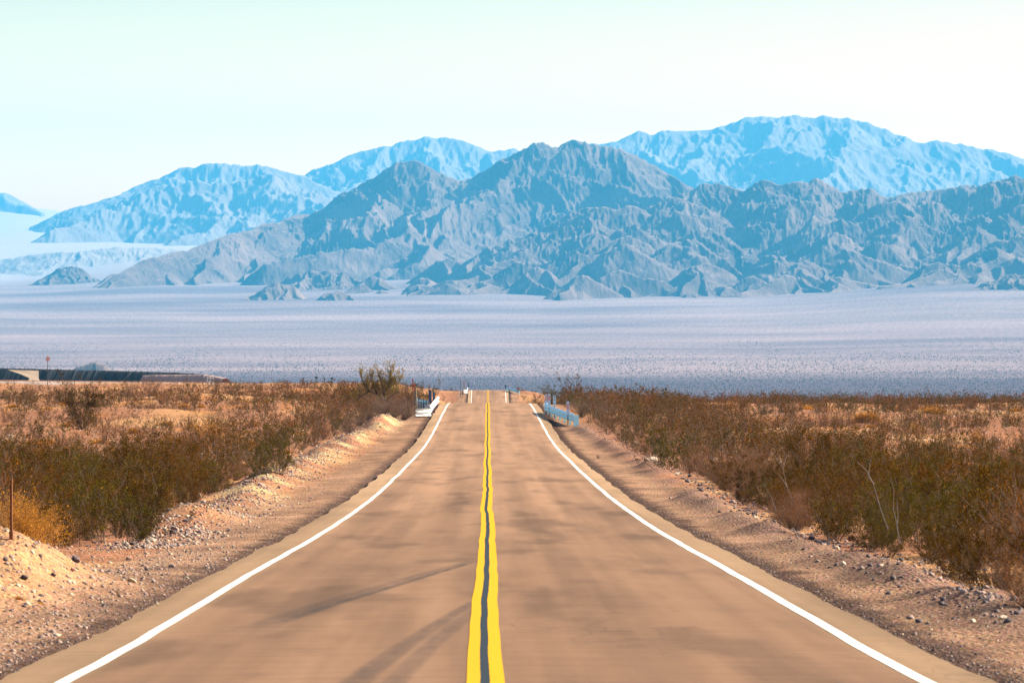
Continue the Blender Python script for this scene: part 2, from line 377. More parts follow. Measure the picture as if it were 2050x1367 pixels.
# ------------------------------------------------------------------ mountains
def ridge_mesh(name, mat, p0, p1, y0, y1, ridges, k=.62, step=1.6, dy=14, warp=(120, 700), gully=(40, 260), seed=1, spur=(90, 1.1), edge=90, sub=7, sw=1.25, floor=-40, smooth=True):
    """ridges: list of dict(pts=[(px,row)..], y=dist or list, len=spur length m, front/back flags)"""
    r = np.random.default_rng(seed)
    ps = np.arange(p0, p1+step, step); ys = np.arange(y0, y1, dy)
    Y = np.repeat(ys[:, None], len(ps), 1); X = (ps[None]-VPX)/F*Y
    WX = X+warp[0]*perlin(X/warp[1], Y/warp[1], seed)+warp[0]*.35*perlin(X/warp[1]*3.3, Y/warp[1]*3.3, seed+1)
    WY = Y+warp[0]*perlin(X/warp[1], Y/warp[1], seed+2)+warp[0]*.35*perlin(X/warp[1]*3.3, Y/warp[1]*3.3, seed+3)
    H = np.full(X.shape, -1e4)
    base = valley(X, Y)+floor
    xmid = X[len(ys)//2]
    def seg(a, b, kk, wrp=True):
        nonlocal H
        mx = max(a[2], b[2])-floor_min; rad = mx/kk+warp[0]*1.5
        lo, hi = min(a[0], b[0])-rad, max(a[0], b[0])+rad
        yl, yh = min(a[1], b[1])-rad, max(a[1], b[1])+rad
        i0 = np.searchsorted(ys, yl); i1 = np.searchsorted(ys, yh)
        if i1 <= i0: return
        pl = min(lo/ys[i0], lo/ys[i1-1]); ph = max(hi/ys[i0], hi/ys[i1-1])
        j0 = np.searchsorted(ps, VPX+F*pl); j1 = np.searchsorted(ps, VPX+F*ph)
        if j1 <= j0: return
        S = (slice(i0, i1), slice(j0, j1))
        xx, yy = (WX[S], WY[S])
        dx, dyy = b[0]-a[0], b[1]-a[1]; L2 = dx*dx+dyy*dyy+1e-6
        t = np.clip(((xx-a[0])*dx+(yy-a[1])*dyy)/L2, 0, 1)
        dd = np.hypot(xx-a[0]-t*dx, yy-a[1]-t*dyy)
        h = a[2]+(b[2]-a[2])*t-kk*dd*(1-.18*np.clip(dd/500, 0, 1))
        H[S] = np.maximum(H[S], h)
    floor_min = float(base.min())
    def chain(p, ang, length, z0, z1, n, kk, depth):
        q = np.array(p, float); a = ang; pts = [q.copy()]
        for i in range(n):
            a += r.normal(0, .16); s = (i+1)/n
            q = q+np.array([math.sin(a), math.cos(a), 0])*length/n
            zz = z0+(z1-z0)*(s**.8)+(z0-z1)*.05*r.normal()
            q[2] = min(zz, pts[-1][2]-1); pts.append(q.copy())
        for i in range(n):
            seg(pts[i], pts[i+1], kk)
            if depth > 0:
                for sgn in (-1, 1):
                    if r.random() < .85:
                        l2 = length*r.uniform(.22, .42)*(1-.4*i/n)
                        drop = l2*kk*r.uniform(.6, .85)
                        t = r.random(); pp = pts[i]*(1-t)+pts[i+1]*t
                        chain(pp, a+sgn*r.uniform(.7, 1.15), l2, pp[2]-2, pp[2]-drop, 3 if depth > 1 else 2, kk*sw, depth-1)
    for rd in ridges:
        P = np.array(rd['pts'], float); pxs = np.arange(P[0, 0], P[-1, 0]+.1, max(6, spur[0]/8))
        rows = np.interp(pxs, P[:, 0], P[:, 1])
        yc = np.interp(pxs, P[:, 0], rd['y']) if hasattr(rd['y'], '__len__') else np.full(len(pxs), float(rd['y']))
        yc = yc+rd.get('wob', 120)*perlin(pxs/150, 0, seed+9)
        pts = [pt(a, b, c) for a, b, c in zip(pxs, rows, yc)]
        # crest, undo the domain warp so the skyline stays put
        for p in pts:
            w1 = warp[0]*perlin(p[0]/warp[1], p[1]/warp[1], seed)+warp[0]*.35*perlin(p[0]/warp[1]*3.3, p[1]/warp[1]*3.3, seed+1)
            w2 = warp[0]*perlin(p[0]/warp[1], p[1]/warp[1], seed+2)+warp[0]*.35*perlin(p[0]/warp[1]*3.3, p[1]/warp[1]*3.3, seed+3)
            p[0] += w1; p[1] += w2
        for a, b in zip(pts[:-1], pts[1:]): seg(a, b, rd.get('k', k))
        nxt = 0
        for i, p in enumerate(pts):
            if pxs[i] >= nxt:
                nxt = pxs[i]+spur[0]*r.uniform(.6, 1.35)
                bz = float(valley(p[0], p[1]-rd['len']*.6))+floor
                L = rd['len']*r.uniform(.75, 1.15)
                prom = p[2]-bz
                L = min(L, prom/.22)
                chain(p, math.pi+r.normal(0, .35)+rd.get('lean', 0), L, p[2]-3, bz+prom*r.uniform(.0, .12), sub, k*r.uniform(.9, 1.1), 2 if prom > 120 else 1)
                if r.random() < .5: chain(p, r.normal(0, .4), L*.5, p[2]-3, bz, 3, k, 0)
    rel = np.clip((H-base)/150, 0, 1)
    g1 = ridged(WX/gully[1], WY/gully[1]/1.6, 5, seed+20)-.9
    g2 = ridged(X/gully[1]*4, Y/gully[1]*1.5, 3, seed+30)-.8
    g3 = ridged(WX/gully[1]*5+.3*g1, WY/gully[1]*2.2, 3, seed+36)-.9
    P0 = np.array(ridges[0]['pts'], float)
    crow = np.interp(ps, P0[:, 0], P0[:, 1])[None]
    rel = rel*(.42+.58*sst(HOR-(H-EYE)/Y*F-crow, 0, 22))
    H = H+rel*((g1*gully[0]+g2*gully[0]*.3)*(.25+.75*sst(abs(H-base), 0, 300))+g3*gully[0]*.42)
    H = np.maximum(H, base-30)
    me = mesh_np(name, np.stack([X, Y, H], -1).reshape(-1, 3), gridfaces(*X.shape), mat, smooth)
    tag(link(name, me), kind='structure')

def crest(s):
    v = [float(t) for t in s.replace(';', ' ').replace(',', ' ').split()]
    return list(zip(v[::2], v[1::2]))
C_F2 = crest('1000,300 1100,300 1184,284 1227,285 1257,274 1280,260 1309,266 1332,260.5 1359,262.5 1372,266 1402,258.6 1421,262.5 1431,258.6 1444,256.6 1457,247 1477,244.4 1497,234.6 1527,233 1558,233 1585,227.3 1614,235 1637,230.6 1660,233.6 1700,237 1716,242.8 1736,242 1766,255 1792,266 1835,284.6 1855,281.6 1871,276.4 1888,279 1907,284.6 1930,288 1953,294.5 1976,303 1993,299.7 2019,307 2050,319 2150,345 2300,380')
C_M = crest('170,590 198,578 239,547 283,523 328,509.5 372,501 403,491 430,482 461,470 492,465 512,455 546,444.6 587,434.4 621,429 649,414 670,396 690,383 705,379 722,365.6 743,354 754,352.4 772,339 790,327.6 804,326.7 822,322.6 839,326 854,335 877,343.7 895,354 918,362.7 939,358 968,343.7 997,329 1018,311.5 1041,298 1065,289.5 1085,287 1105,296 1122,295 1135,285 1151,281.6 1184,284 1210,289 1230,293 1250,302 1263,313.6 1286,326.7 1309,338 1336,351.4 1349,361 1365,371 1383,381 1450,410 1520,440')
C_R = crest('1300,415 1383,381 1405,368 1418,371 1438,364.6 1454,368 1474,379 1490,382.7 1507,371 1523,359.6 1534,361 1545,369.5 1565,366 1595,361 1614,363.6 1629,359.6 1641,359 1660,371 1680,382.7 1700,382.7 1723,376.8 1741,376 1756,387.6 1779,396 1805,396.5 1825,386 1851,384.3 1878,381 1911,374.5 1937,368 1970,369.5 1993,361 2026,351.4 2050,354.7 2150,365 2300,400')
C_F1 = crest('540,400 580,372 611,351 632,338 675,319 713,302.7 751,298 775,294 807,285 831,283 848,275.8 863,275.8 877,278.7 892,276 912,278.4 924,278.4 942,288 956,297 980,302.7 997,302.7 1015,297 1030,292 1041,297.5 1080,310 1150,330')
C_F0 = crest('150,435 171,422 191,412 222,397.5 246,395 273,381.5 294,373 317,362.7 341,347 362,337 386,333.7 410,327 434,326 457,330 488,332.6 505,328 519,328 536,335 563,342 580,345 597,349 640,372 720,420')
C_F0b = crest('95,470 109,458 143,441 184,427.6 205,415.6 239,407 266,392 297,376 341,371 400,367 427,366 471,371 495,358 529,349 560,352 600,368 680,410')
C_P = crest('-400,560 -200,535 -60,525 0,521 51,511 95,508 130,502.7 154,504 205,497.5 239,494 273,495 341,497.5 420,505 520,530')
C_D = crest('-500,360 -200,350 -60,372 0,383 17,386.6 34,398.5 51,405 65,414 90,425')

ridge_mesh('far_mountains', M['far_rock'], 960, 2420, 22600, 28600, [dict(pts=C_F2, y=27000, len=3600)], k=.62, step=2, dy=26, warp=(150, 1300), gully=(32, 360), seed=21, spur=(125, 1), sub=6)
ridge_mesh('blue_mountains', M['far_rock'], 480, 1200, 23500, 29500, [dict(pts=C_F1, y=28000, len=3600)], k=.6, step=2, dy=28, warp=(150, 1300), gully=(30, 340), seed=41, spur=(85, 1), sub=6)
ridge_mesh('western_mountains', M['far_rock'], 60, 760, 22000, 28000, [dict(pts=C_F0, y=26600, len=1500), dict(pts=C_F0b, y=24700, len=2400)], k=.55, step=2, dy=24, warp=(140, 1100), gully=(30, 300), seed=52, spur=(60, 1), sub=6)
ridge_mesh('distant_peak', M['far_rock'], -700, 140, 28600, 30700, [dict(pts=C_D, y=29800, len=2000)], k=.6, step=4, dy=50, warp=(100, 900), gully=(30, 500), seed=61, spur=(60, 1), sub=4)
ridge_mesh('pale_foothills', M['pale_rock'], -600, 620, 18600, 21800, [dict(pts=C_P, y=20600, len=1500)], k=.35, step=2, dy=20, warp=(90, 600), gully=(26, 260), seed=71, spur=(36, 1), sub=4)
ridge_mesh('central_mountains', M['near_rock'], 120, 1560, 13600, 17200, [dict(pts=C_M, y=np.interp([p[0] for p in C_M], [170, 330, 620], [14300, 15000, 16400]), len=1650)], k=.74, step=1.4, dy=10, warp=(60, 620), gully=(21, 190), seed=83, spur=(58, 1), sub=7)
def random_ridges(r, n, plo, phi, ylo, yhi, rowtop, rowfoot, w=(26, 85)):
    out = []
    for i in range(n):
        px = r.uniform(plo, phi); f = r.random()**.8; y = yhi-(yhi-ylo)*f
        rt = np.interp(px, *zip(*rowtop)); rf = np.interp(px, *zip(*rowfoot))
        top = rt+(rf-rt)*(f*.93+.02)-r.uniform(0, 14); ww = r.uniform(*w)*(1-.35*f)
        pts = [(px-ww, top+ww*.5), (px-ww*.45, top+ww*.12), (px-ww*.1, top), (px+ww*.3, top+ww*.1), (px+ww, top+ww*.55)]
        if r.random() < .5: pts = [(2*px-a, b) for a, b in pts][::-1]
        out.append(dict(pts=pts, y=y, len=r.uniform(350, 700)*(1-.4*f), wob=60, lean=r.uniform(-.4, .4)))
    return out
rr = np.random.default_rng(5)
ft = [(700, 578), (860, 583), (983, 572), (1165, 568), (1280, 592), (1378, 601), (1450, 603), (1581, 598), (1680, 588), (1812, 578), (1970, 563), (2300, 540)]
tp_ = [(700, 560), (860, 540), (1000, 470), (1100, 420), (1300, 400), (1450, 375), (1700, 390), (2050, 365), (2300, 390)]
fr = [dict(pts=C_R, y=14900, len=900, wob=90)]
fr += random_ridges(rr, 85, 1150, 2250, 12650, 14500, tp_, ft)
fr += random_ridges(rr, 16, 860, 1250, 13100, 14600, tp_, ft, (30, 80))
fr += random_ridges(rr, 12, 720, 1000, 13100, 13800, [(700, 566), (1000, 540)], [(700, 592), (1000, 585)], (14, 34))
ridge_mesh('dark_foothills', M['near_rock'], 690, 2420, 12300, 15600, fr, k=.7, step=1.4, dy=10, warp=(60, 330), gully=(15, 120), seed=91, spur=(30, 1), sub=4, floor=-12)
# isolated hillocks on the valley floor
def hillock(name, label, pts, y, seed, L=150):
    P = crest(pts); a, b = P[0][0], P[-1][0]; m = 25
    ridge_mesh(name, M['near_rock'], a-m, b+m, y-420, y+300, [dict(pts=P, y=y, len=L, wob=15)], k=.8, step=1.0, dy=5, warp=(26, 90), gully=(14, 60), seed=seed, spur=(9, 1), sub=3, floor=-8)
hillock('hill', '', '515,587 530,575 546,568 553,566 566,569 580,573 590,570 597,584', 12900, 101)
hillock('hill', '', '651,594 664,585 676,581 690,586 705,593', 12700, 102)
hillock('hill', '', '570,562 590,550 610,543 623,540 640,545 655,541 670,548 690,543 716,560', 14000, 103, 200)
hillock('hill', '', '1965,566 1983,563 2003,559 2020,550 2029,547 2045,551 2080,545 2160,540 2300,560', 12300, 104, 200)
hillock('hill', '', '80,562 95,552 113,540 137,532 150,533 164,537 180,552 200,560', 15600, 105, 200)
hillock('hill', '', '225,584 240,575 262,572 285,568 300,560 318,562 335,572', 14900, 106, 150)
hillock('hill', '', '160,731 176,727 188,724 200,727 212,731', 6600, 107, 20)
hillock('hill', '', '1088,582 1110,576 1130,574 1150,576 1165,581', 13300, 108, 60)

def zt(x, y): return float(terrain(np.array([x]), np.array([y]))[0])
def ground_at(px, row, lo=33., hi=1200.):
    d = np.arange(lo, hi, .25); x = (px-VPX)/F*d
    on = (x > EDGE_L) & (x < EDGE_R)
    z = np.where(on, road_z(d), terrain(x, d))
    r = HOR-(z-EYE)/d*F
    k = np.where(r <= row)[0]
    k = k[0] if len(k) else len(d)-1
    return float(x[k]), float(d[k]), float(z[k])

# ------------------------------------------------------------------ road and markings
def crown(x): return -.012*np.abs(x)
def strip(name, xf0, xf1, lift, mat, y0=-40, y1=1300, cols=None, nx=2, dz=None):
    ys = [y0]
    while ys[-1] < y1: ys.append(ys[-1]+max(.25, abs(ys[-1])*.004))
    ys = np.array(ys); t = np.linspace(0, 1, nx)
    a = xf0(ys); b = xf1(ys)
    X = a[:, None]*(1-t)+b[:, None]*t; Y = np.repeat(ys[:, None], nx, 1)
    Z = road_z(Y)+crown(X)+lift
    if dz is not None: Z = Z+dz(X, Y)
    c = cols(X, Y).reshape(-1, 3) if cols else None
    me = mesh_np(name, np.stack([X, Y, Z], -1).reshape(-1, 3), gridfaces(*X.shape), mat, True, c)
    return tag(link(name, me), kind='structure')
def roadcol(X, Y):
    base = np.array([.23, .129, .069]); edge = np.array([.275, .172, .088])
    tr_ = (.82+.36*sst(Y, 45, 190)+.05*perlin(X/3, Y/30, 88))[..., None]  # lighter toward the far crest: brighter light there put into the asphalt colour
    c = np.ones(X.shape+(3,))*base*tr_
    wl = np.exp(-((np.abs(np.abs(X)-1.9)-.85)/.33)**2)*.1
    c = c*(1-wl[..., None])
    w = np.where(X < 0, sst(-X, 3.35, 3.7), sst(X, 3.6, 3.9))[..., None]
    w = w*(.85+.15*perlin(X*2, Y/8, 5)[..., None])
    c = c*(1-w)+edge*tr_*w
    dk = sst(fbm(X/1.6, Y/11, 4, 80), .22, .7)*.3
    return c*(1-dk[..., None]*(1-w))
jl = lambda y: EDGE_L+.03*perlin(y/.9, 0, 33)+.09*perlin(y/6, 0, 34)
jr = lambda y: EDGE_R+.03*perlin(y/.9, 0, 35)+.09*perlin(y/6, 0, 36)
def slab(X, Y):
    return np.zeros_like(X)
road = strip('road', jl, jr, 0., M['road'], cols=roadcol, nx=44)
for nm, jf, sg in (('road', jl, -1), ('road', jr, 1)):
    strip('pavement_edge', jf, (lambda f, s: (lambda y: f(y)+s*.05))(jf, sg), 0, M['seal'], dz=(lambda f: (lambda X, Y: -.15*(np.abs(X-f(Y)) > .02)))(jf))
wob = lambda y, s: .02*perlin(y/9, 0, s)+.012*perlin(y/3, 0, s+1)
cw = lambda y: -.03+.035*perlin(y/24, 0, 44)*sst(y, 20, 60)+.02*perlin(y/5, 0, 45)
strip('edge_line', lambda y: -3.58-.11*(1-sst(y, 35, 150))+wob(y, 1), lambda y: -3.45-.11*(1-sst(y, 35, 150))+wob(y, 1), .004, M['white'])
strip('edge_line', lambda y: 3.69+wob(y, 4), lambda y: 3.83+wob(y, 4), .004, M['white'])
strip('centre_line', lambda y: cw(y)-.155, lambda y: cw(y)-.04+.004*perlin(y*1.5, 1, 3), .004, M['yellow'])
strip('centre_line', lambda y: cw(y)+.04+.004*perlin(y*1.5, 3, 3), lambda y: cw(y)+.165, .004, M['yellow'])
strip('sealed_joint', lambda y: cw(y)-.06, lambda y: cw(y)+.06, .002, M['seal'])
def mat_skid():
    m, nt, nd, lk, bs = newmat('tyre_rubber_mark')
    g = nd.new('ShaderNodeNewGeometry').outputs['Position']
    bs.inputs['Base Color'].default_value = (.03, .021, .016, 1); bs.inputs['Roughness'].default_value = .9
    a = nd.new('ShaderNodeVertexColor'); a.layer_name = 'zone'; sp = nd.new('ShaderNodeSeparateColor'); lk.new(a.outputs[0], sp.inputs[0])
    r = ramp(nd, [(.2, .2), (.8, .85)]); lk.new(noise(nd, lk, mapped(nd, lk, g, (6, .8, 0)), 1, 4, .6), r.inputs[0])
    mm = nd.new('ShaderNodeMath'); mm.operation = 'MULTIPLY'; lk.new(sp.outputs[0], mm.inputs[0]); lk.new(r.outputs[0], mm.inputs[1])
    lk.new(mm.outputs[0], bs.inputs['Alpha'])
    return m
M['skid'] = mat_skid()
def skid(path, width, strength, lift):
    P = np.array(path, float); t = np.linspace(0, len(P)-1, 70)
    i = np.arange(len(P)); cx = herm(i, P[:, 0])(t); cy = herm(i, P[:, 1])(t)
    wd = np.interp(t, i, width if hasattr(width, '__len__') else [width]*len(P))
    tx = np.gradient(cx); ty = np.gradient(cy); L = np.hypot(tx, ty); nx, ny = -ty/L, tx/L
    s = np.linspace(-1, 1, 9)
    X = cx[:, None]+nx[:, None]*s*wd[:, None]/2; Y = cy[:, None]+ny[:, None]*s*wd[:, None]/2
    al = (1-np.abs(s)**3)*strength*(sst(t, 0, .15)*(1-sst(t, len(P)-1.8, len(P)-1)))[:, None]
    Z = road_z(Y)+crown(X)+lift
    me = mesh_np('tyre_mark', np.stack([X, Y, Z], -1).reshape(-1, 3), gridfaces(*X.shape), M['skid'], True, np.repeat(al.reshape(-1, 1), 3, 1))
    tag(link('tyre_mark', me), kind='structure')
skid([(-.17, 69), (-.7, 64.5), (-1.25, 59.5), (-1.8, 54), (-2.3, 49), (-2.75, 44)], [.36, .32, .38, .45, .5, .55], .42, .0025)
skid([(-.3, 67.5), (-.8, 62.5), (-1.35, 57), (-1.9, 52), (-2.35, 47)], .16, .5, .0032)
skid([(-.14, 52.5), (-.42, 48.5), (-.7, 44), (-.95, 39), (-1.15, 34), (-1.25, 28)], [.2, .22, .27, .3, .32, .32], .52, .0025)
skid([(-.14, 50), (-.36, 46), (-.55, 42), (-.72, 37), (-.85, 32), (-.9, 27)], [.22, .26, .26, .26, .26, .26], .4, .0032)

# ------------------------------------------------------------------ plants
def tubes3(lines, radii):
    """lines: list of (n,3) arrays, radii list of (r0,r1) -> quads, three-sided"""
    V = []; Q = []; b = 0
    for P, (r0, r1) in zip(lines, radii):
        n = len(P); T = np.gradient(P, axis=0); T /= np.linalg.norm(T, axis=1)[:, None]+1e-9
        A = np.cross(T, [.3, .2, .93]); A /= np.linalg.norm(A, axis=1)[:, None]+1e-9; B = np.cross(T, A)
        rr_ = np.linspace(r0, r1, n)[:, None]
        ring = np.stack([P+rr_*(math.cos(w)*A+math.sin(w)*B) for w in (0, 2.094, 4.189)], 1).reshape(-1, 3)
        V.append(ring)
        i = np.arange(n-1)[:, None]*3; k = np.array([0, 1, 2]); k2 = np.array([1, 2, 0])
        Q.append((np.stack([i+k, i+k2, i+3+k2, i+3+k], -1)).reshape(-1, 4)+b); b += n*3
    return np.concatenate(V), np.concatenate(Q)
def leafquads(C, L, Wd, r, up=None):
    n = len(C); a = r.normal(size=(n, 3))
    if up is not None: a = a*(1-up)+np.array([0, 0, 1])*up*1.5
    a /= np.linalg.norm(a, axis=1)[:, None]; b = np.cross(a, r.normal(size=(n, 3))); b /= np.linalg.norm(b, axis=1)[:, None]
    a = a*(L*r.uniform(.6, 1.3, n))[:, None]; b = b*(Wd*r.uniform(.6, 1.3, n))[:, None]
    V = np.stack([C-a*.5, C+b*.5, C+a*.5, C-b*.5], 1).reshape(-1, 3)
    return V, np.arange(n*4).reshape(-1, 4)
def bend(p, ang, az, L, n, r, lift=.0, wig=.12):
    pts = [np.array(p, float)]; d = np.array([math.sin(ang)*math.cos(az), math.sin(ang)*math.sin(az), math.cos(ang)])
    for i in range(n):
        d = d+r.normal(0, wig, 3)+np.array([0, 0, lift]); d /= np.linalg.norm(d)
        pts.append(pts[-1]+d*L/n)
    return np.array(pts)
def creosote(r, H=1.5, stems=17, twigs=7, lv=38, leaf=.046, spread=.85, tr=.006, low=.12):
    lines = []; rad = []; C = []
    for s in range(stems):
        az = r.uniform(0, 6.283); ang = abs(r.normal(0, spread*.55))+.08; ang = min(ang, 1.15)
        L = H*r.uniform(.75, 1.12)/(math.cos(ang)**.35)
        P = bend((.12*math.cos(az)*r.random(), .12*math.sin(az)*r.random(), -.05), ang, az, L, 6, r, .03, .1)
        lines.append(P); rad.append((tr*1.6, tr*.5))
        for t in range(twigs):
            f = r.uniform(low, 1.); k = min(int(f*6), 5); q = P[k]+(P[k+1]-P[k])*(f*6-k)
            T = bend(q, r.uniform(.2, 1.0)+.35*(f < .35), az+r.normal(0, 1.1), L*r.uniform(.2, .38), 4, r, .05, .2)
            lines.append(T); rad.append((tr*.6, tr*.25))
            m = r.poisson(lv); cu = r.uniform(.2, 1.05, 3)*4; u = cu[r.integers(0, 3, m)]; ki = np.minimum(u.astype(int), 3)
            C.append(T[ki]+(T[ki+1]-T[ki])*(u-ki)[:, None]+r.normal(0, .042*H/1.5, (m, 3)))
    return tubes3(lines, rad), leafquads(np.concatenate(C), leaf, leaf*.55, r)
def twiggy(r, H=1.0, n=60, lv=10, leaf=.03, tr=.004, wide=1.1):
    lines = []; rad = []; C = []
    for s in range(n):
        az = r.uniform(0, 6.283); ang = r.uniform(.05, wide); L = H*r.uniform(.7, 1.1)
        P = bend((0, 0, -.03), ang, az, L, 5, r, .04, .16); lines.append(P); rad.append((tr*1.3, tr*.4))
        for t in range(3):
            k = r.integers(1, 5); T = bend(P[k], ang+r.normal(0, .5), az+r.normal(0, .8), L*.35, 3, r, .04, .2)
            lines.append(T); rad.append((tr*.6, tr*.3))
            m = r.poisson(lv); u = r.uniform(0, 3, m); ki = np.minimum(u.astype(int), 2)
            C.append(T[ki]+(T[ki+1]-T[ki])*(u-ki)[:, None]+r.normal(0, .035, (m, 3)))
    return tubes3(lines, rad), leafquads(np.concatenate(C), leaf, leaf*.4, r, .25)
def tuft(r, H=.6, n=900, wd=.008):
    az = r.uniform(0, 6.283, n); ang = np.arccos(r.uniform(.12, 1, n)); L = H*r.uniform(.65, 1.05, n)
    d = np.stack([np.sin(ang)*np.cos(az), np.sin(ang)*np.sin(az), np.cos(ang)], 1)
    o = np.stack([r.normal(0, .12*H, n), r.normal(0, .12*H, n), np.zeros(n)], 1)
    side = np.cross(d, r.normal(size=(n, 3))); side /= np.linalg.norm(side, axis=1)[:, None]; side *= wd*H/.6
    m = o+d*(L*.55)[:, None]+r.normal(0, .02, (n, 3)); e = o+d*L[:, None]+np.array([0, 0, -.08*H])+r.normal(0, .04*H, (n, 3))
    V = np.stack([m-side*.8-d*(L*.3)[:, None], m+side, e, m-side], 1).reshape(-1, 3)
    return V, np.arange(n*4).reshape(-1, 4)
M['wood'] = simple('weathered_twig', (.1, .06, .036), .9, var=.5, scale=6)
M['goldtwig'] = simple('straw_twig', (.3, .15, .03), .9, var=.4, scale=6)
M['olive'] = mat_leaf('olive_leaves', [(.028, .014, .001), (.052, .027, .002), (.078, .044, .002), (.115, .047, .003), (.16, .054, .006)])
M['green'] = mat_leaf('green_leaves', [(.028, .021, .002), (.053, .043, .003), (.088, .07, .005), (.12, .062, .008)])
M['brown'] = mat_leaf('brown_leaves', [(.09, .03, .006), (.16, .055, .01), (.24, .095, .02), (.18, .085, .03)])
M['gold'] = mat_leaf('straw_blades', [(.24, .1, .012), (.42, .19, .025), (.55, .29, .05)], .3)
rp = np.random.default_rng(77)
def protos(fn, cnt, leafmat, wm='wood', **kw):
    out = []
    for i in range(cnt):
        (sv, sq), (lv_, lq) = fn(rp, **kw)
        out.append((mesh_np('branches', sv, sq, M[wm]), mesh_np('foliage', lv_, lq, leafmat)))
    return out
P_cre = protos(creosote, 5, M['olive'])
P_grn = protos(creosote, 3, M['green'], lv=34)
P_brn = protos(twiggy, 4, M['brown'], lv=16)
P_bare = protos(twiggy, 2, M['brown'], lv=3, n=80)
P_gold = protos(twiggy, 2, M['gold'], 'goldtwig', lv=34, n=110, leaf=.03, tr=.003, wide=1.35)
P_tuft = [mesh_np('dry_grass_clump', *tuft(rp), M['gold']) for i in range(4)]
def plant(name, pr, x, y, s, label, cat, group=None, sz=1., z=None):
    e = empty(name, (x, y, zt(x, y)-.02 if z is None else z), rp.uniform(0, 6.28)); e.scale = (s, s, s*sz)
    link('branches', pr[0], e); link('foliage', pr[1], e)
    return tag(e, label, cat, group)
def clump(x, y, s, label, group=None, sz=1.):
    o = link('dry_grass_clump', P_tuft[rp.integers(4)]); o.location = (x, y, zt(x, y)-.02); o.scale = (s, s, s*sz)
    o.rotation_euler = (0, 0, rp.uniform(0, 6.28))
    return tag(o, label, 'grass clump', group)

bl_x = lambda d: np.interp(d, [0, 78, 86, 110, 134, 180, 220, 285, 330, 420, 600, 900], [-13, -10.4, -7.3, -7.9, -8.3, -9.2, -9.6, -8.8, -7.2, -6.5, -7, -6])-.5
br_x = lambda d: np.interp(d, [0, 47, 50, 73, 99, 165, 250, 290, 350, 900], [6.4, 6.4, 5.9, 6.9, 6.8, 7.9, 7.4, 6.9, 6.2, 6])+.45
def density(x, d):
    if x < 0:
        if x > bl_x(d): return 0
        if d < 185: return 1
        if d < 215: return .6 if x < -13 else 1
        if d < 400: return .05 if x < -13 else .95
        if d < 480: return .12 if x < -30 else .8
        if d > 720 and x < -25: return .04
        return .07 if x < -.066*d else .8
    if x < br_x(d): return 0
    if d < 150: return 1
    if d < 210: return 1 if x < 14 else .5
    if d < 270: return 1 if x < 15 else .22
    if d < 400: return .9 if x < 19 else .12
    return .95
cells = {}
def free(x, y, r):
    s = 1.; ix, iy = int(x//s), int(y//s); k = int(math.ceil(r))
    for i in range(ix-k, ix+k+1):
        for j in range(iy-k, iy+k+1):
            for q in cells.get((i, j), ()):
                if (q[0]-x)**2+(q[1]-y)**2 < (.5*(r+q[2]))**2: return False
    cells.setdefault((ix, iy), []).append((x, y, r)); return True
spots = []
# ---- named, individually placed plants
def at_px(px, d): return (px-VPX)/F*d
NAMED = []
def put(kind, px, d, hpx, label, w=1.):
    """kind, photo column, distance, height in photo pixels"""
    x = at_px(px, d); H = hpx*d/F
    free(x, d, 1.2*H)
    if kind == 'tuft': o = clump(x, d, H/.58*w, label, sz=1/w)
    else:
        pr, h0, nm = {'cre': (P_cre, 1.55, 'creosote_bush'), 'grn': (P_grn, 1.55, 'creosote_bush'), 'brn': (P_brn, .98, 'dry_shrub'), 'bare': (P_bare, .98, 'dry_shrub'), 'gold': (P_gold, .98, 'golden_shrub')}[kind]
        o = plant(nm, pr[rp.integers(len(pr))], x, d, H/h0*w, label, 'bush' if nm == 'creosote_bush' else 'shrub', sz=1/w)
    return o
put('cre', 168, 286, 92, 'big dark brown bush standing alone on the pink gravel, long shadow to its left', 1.0)
put('cre', 160, 285.4, 70, 'dense lower shrub at the foot of the lone dark bush', 1.3)
put('brn', 255, 430, 38, 'brown bush below the rail ballast, left of its near twin', 1.1)
put('brn', 302, 430, 40, 'brown bush below the rail ballast, right of its near twin', 1.1)
put('brn', 310, 330, 30, 'wide low olive shrub on pale sand left of the road', 1.6)
put('brn', 118, 400, 34, 'brown shrub beside the slope of yellow grass', 1.2)
put('brn', 62, 415, 34, 'brown shrub right of the tilted boulder')
put('cre', 365, 385, 20, 'small dark bush on the bank beyond the pale sand', 1.2)
put('brn', 375, 372, 18, 'tiny brown shrub on the sandy bank', 1.2)
put('tuft', 268, 262, 16, 'small golden grass clump on pink gravel casting a dark shadow', 1.2)
put('tuft', 247, 264, 10, 'tiny straw clump left of the golden clump on pink gravel', 1.)
put('gold', 425, 232, 44, 'large orange grass mound behind the left thicket', 1.5)
put('gold', 470, 236, 30, 'orange grass mound right of the large mound behind the thicket', 1.3)
put('tuft', 345, 240, 22, 'low straw mound at the back of the left thicket', 1.6)
put('brn', 470, 262, 18, 'dark little shrub on pink gravel above the orange mounds')
put('tuft', 70, 235, 20, 'yellow green grass clump on the left edge of the pink gravel', 1.8)
put('gold', 44, 80.8, 126, 'big golden ball shaped bush behind the rusty steel post', 1.0)
put('brn', 8, 83, 95, 'brown shrub at the left frame edge beside the golden bush', 1.1)
put('cre', 118, 84.5, 125, 'dark bush just right of the golden bush')
put('grn', 200, 88, 150, 'green bush at the front of the left thicket', .95)
put('cre', 285, 90, 140, 'brown bush at the front right of the left thicket', 1.)
put('grn', 262, 86.5, 110, 'short green bush bulging from the front of the left thicket', 1.)
put('grn', 560, 152, 95, 'green bush at the roadside end of the left thicket', 1.)
put('grn', 520, 150, 80, 'green topped bush behind the pale gravel berm', 1.)
put('grn', 835, 402, 46, 'tall green bush behind the left guardrail', 1.25)
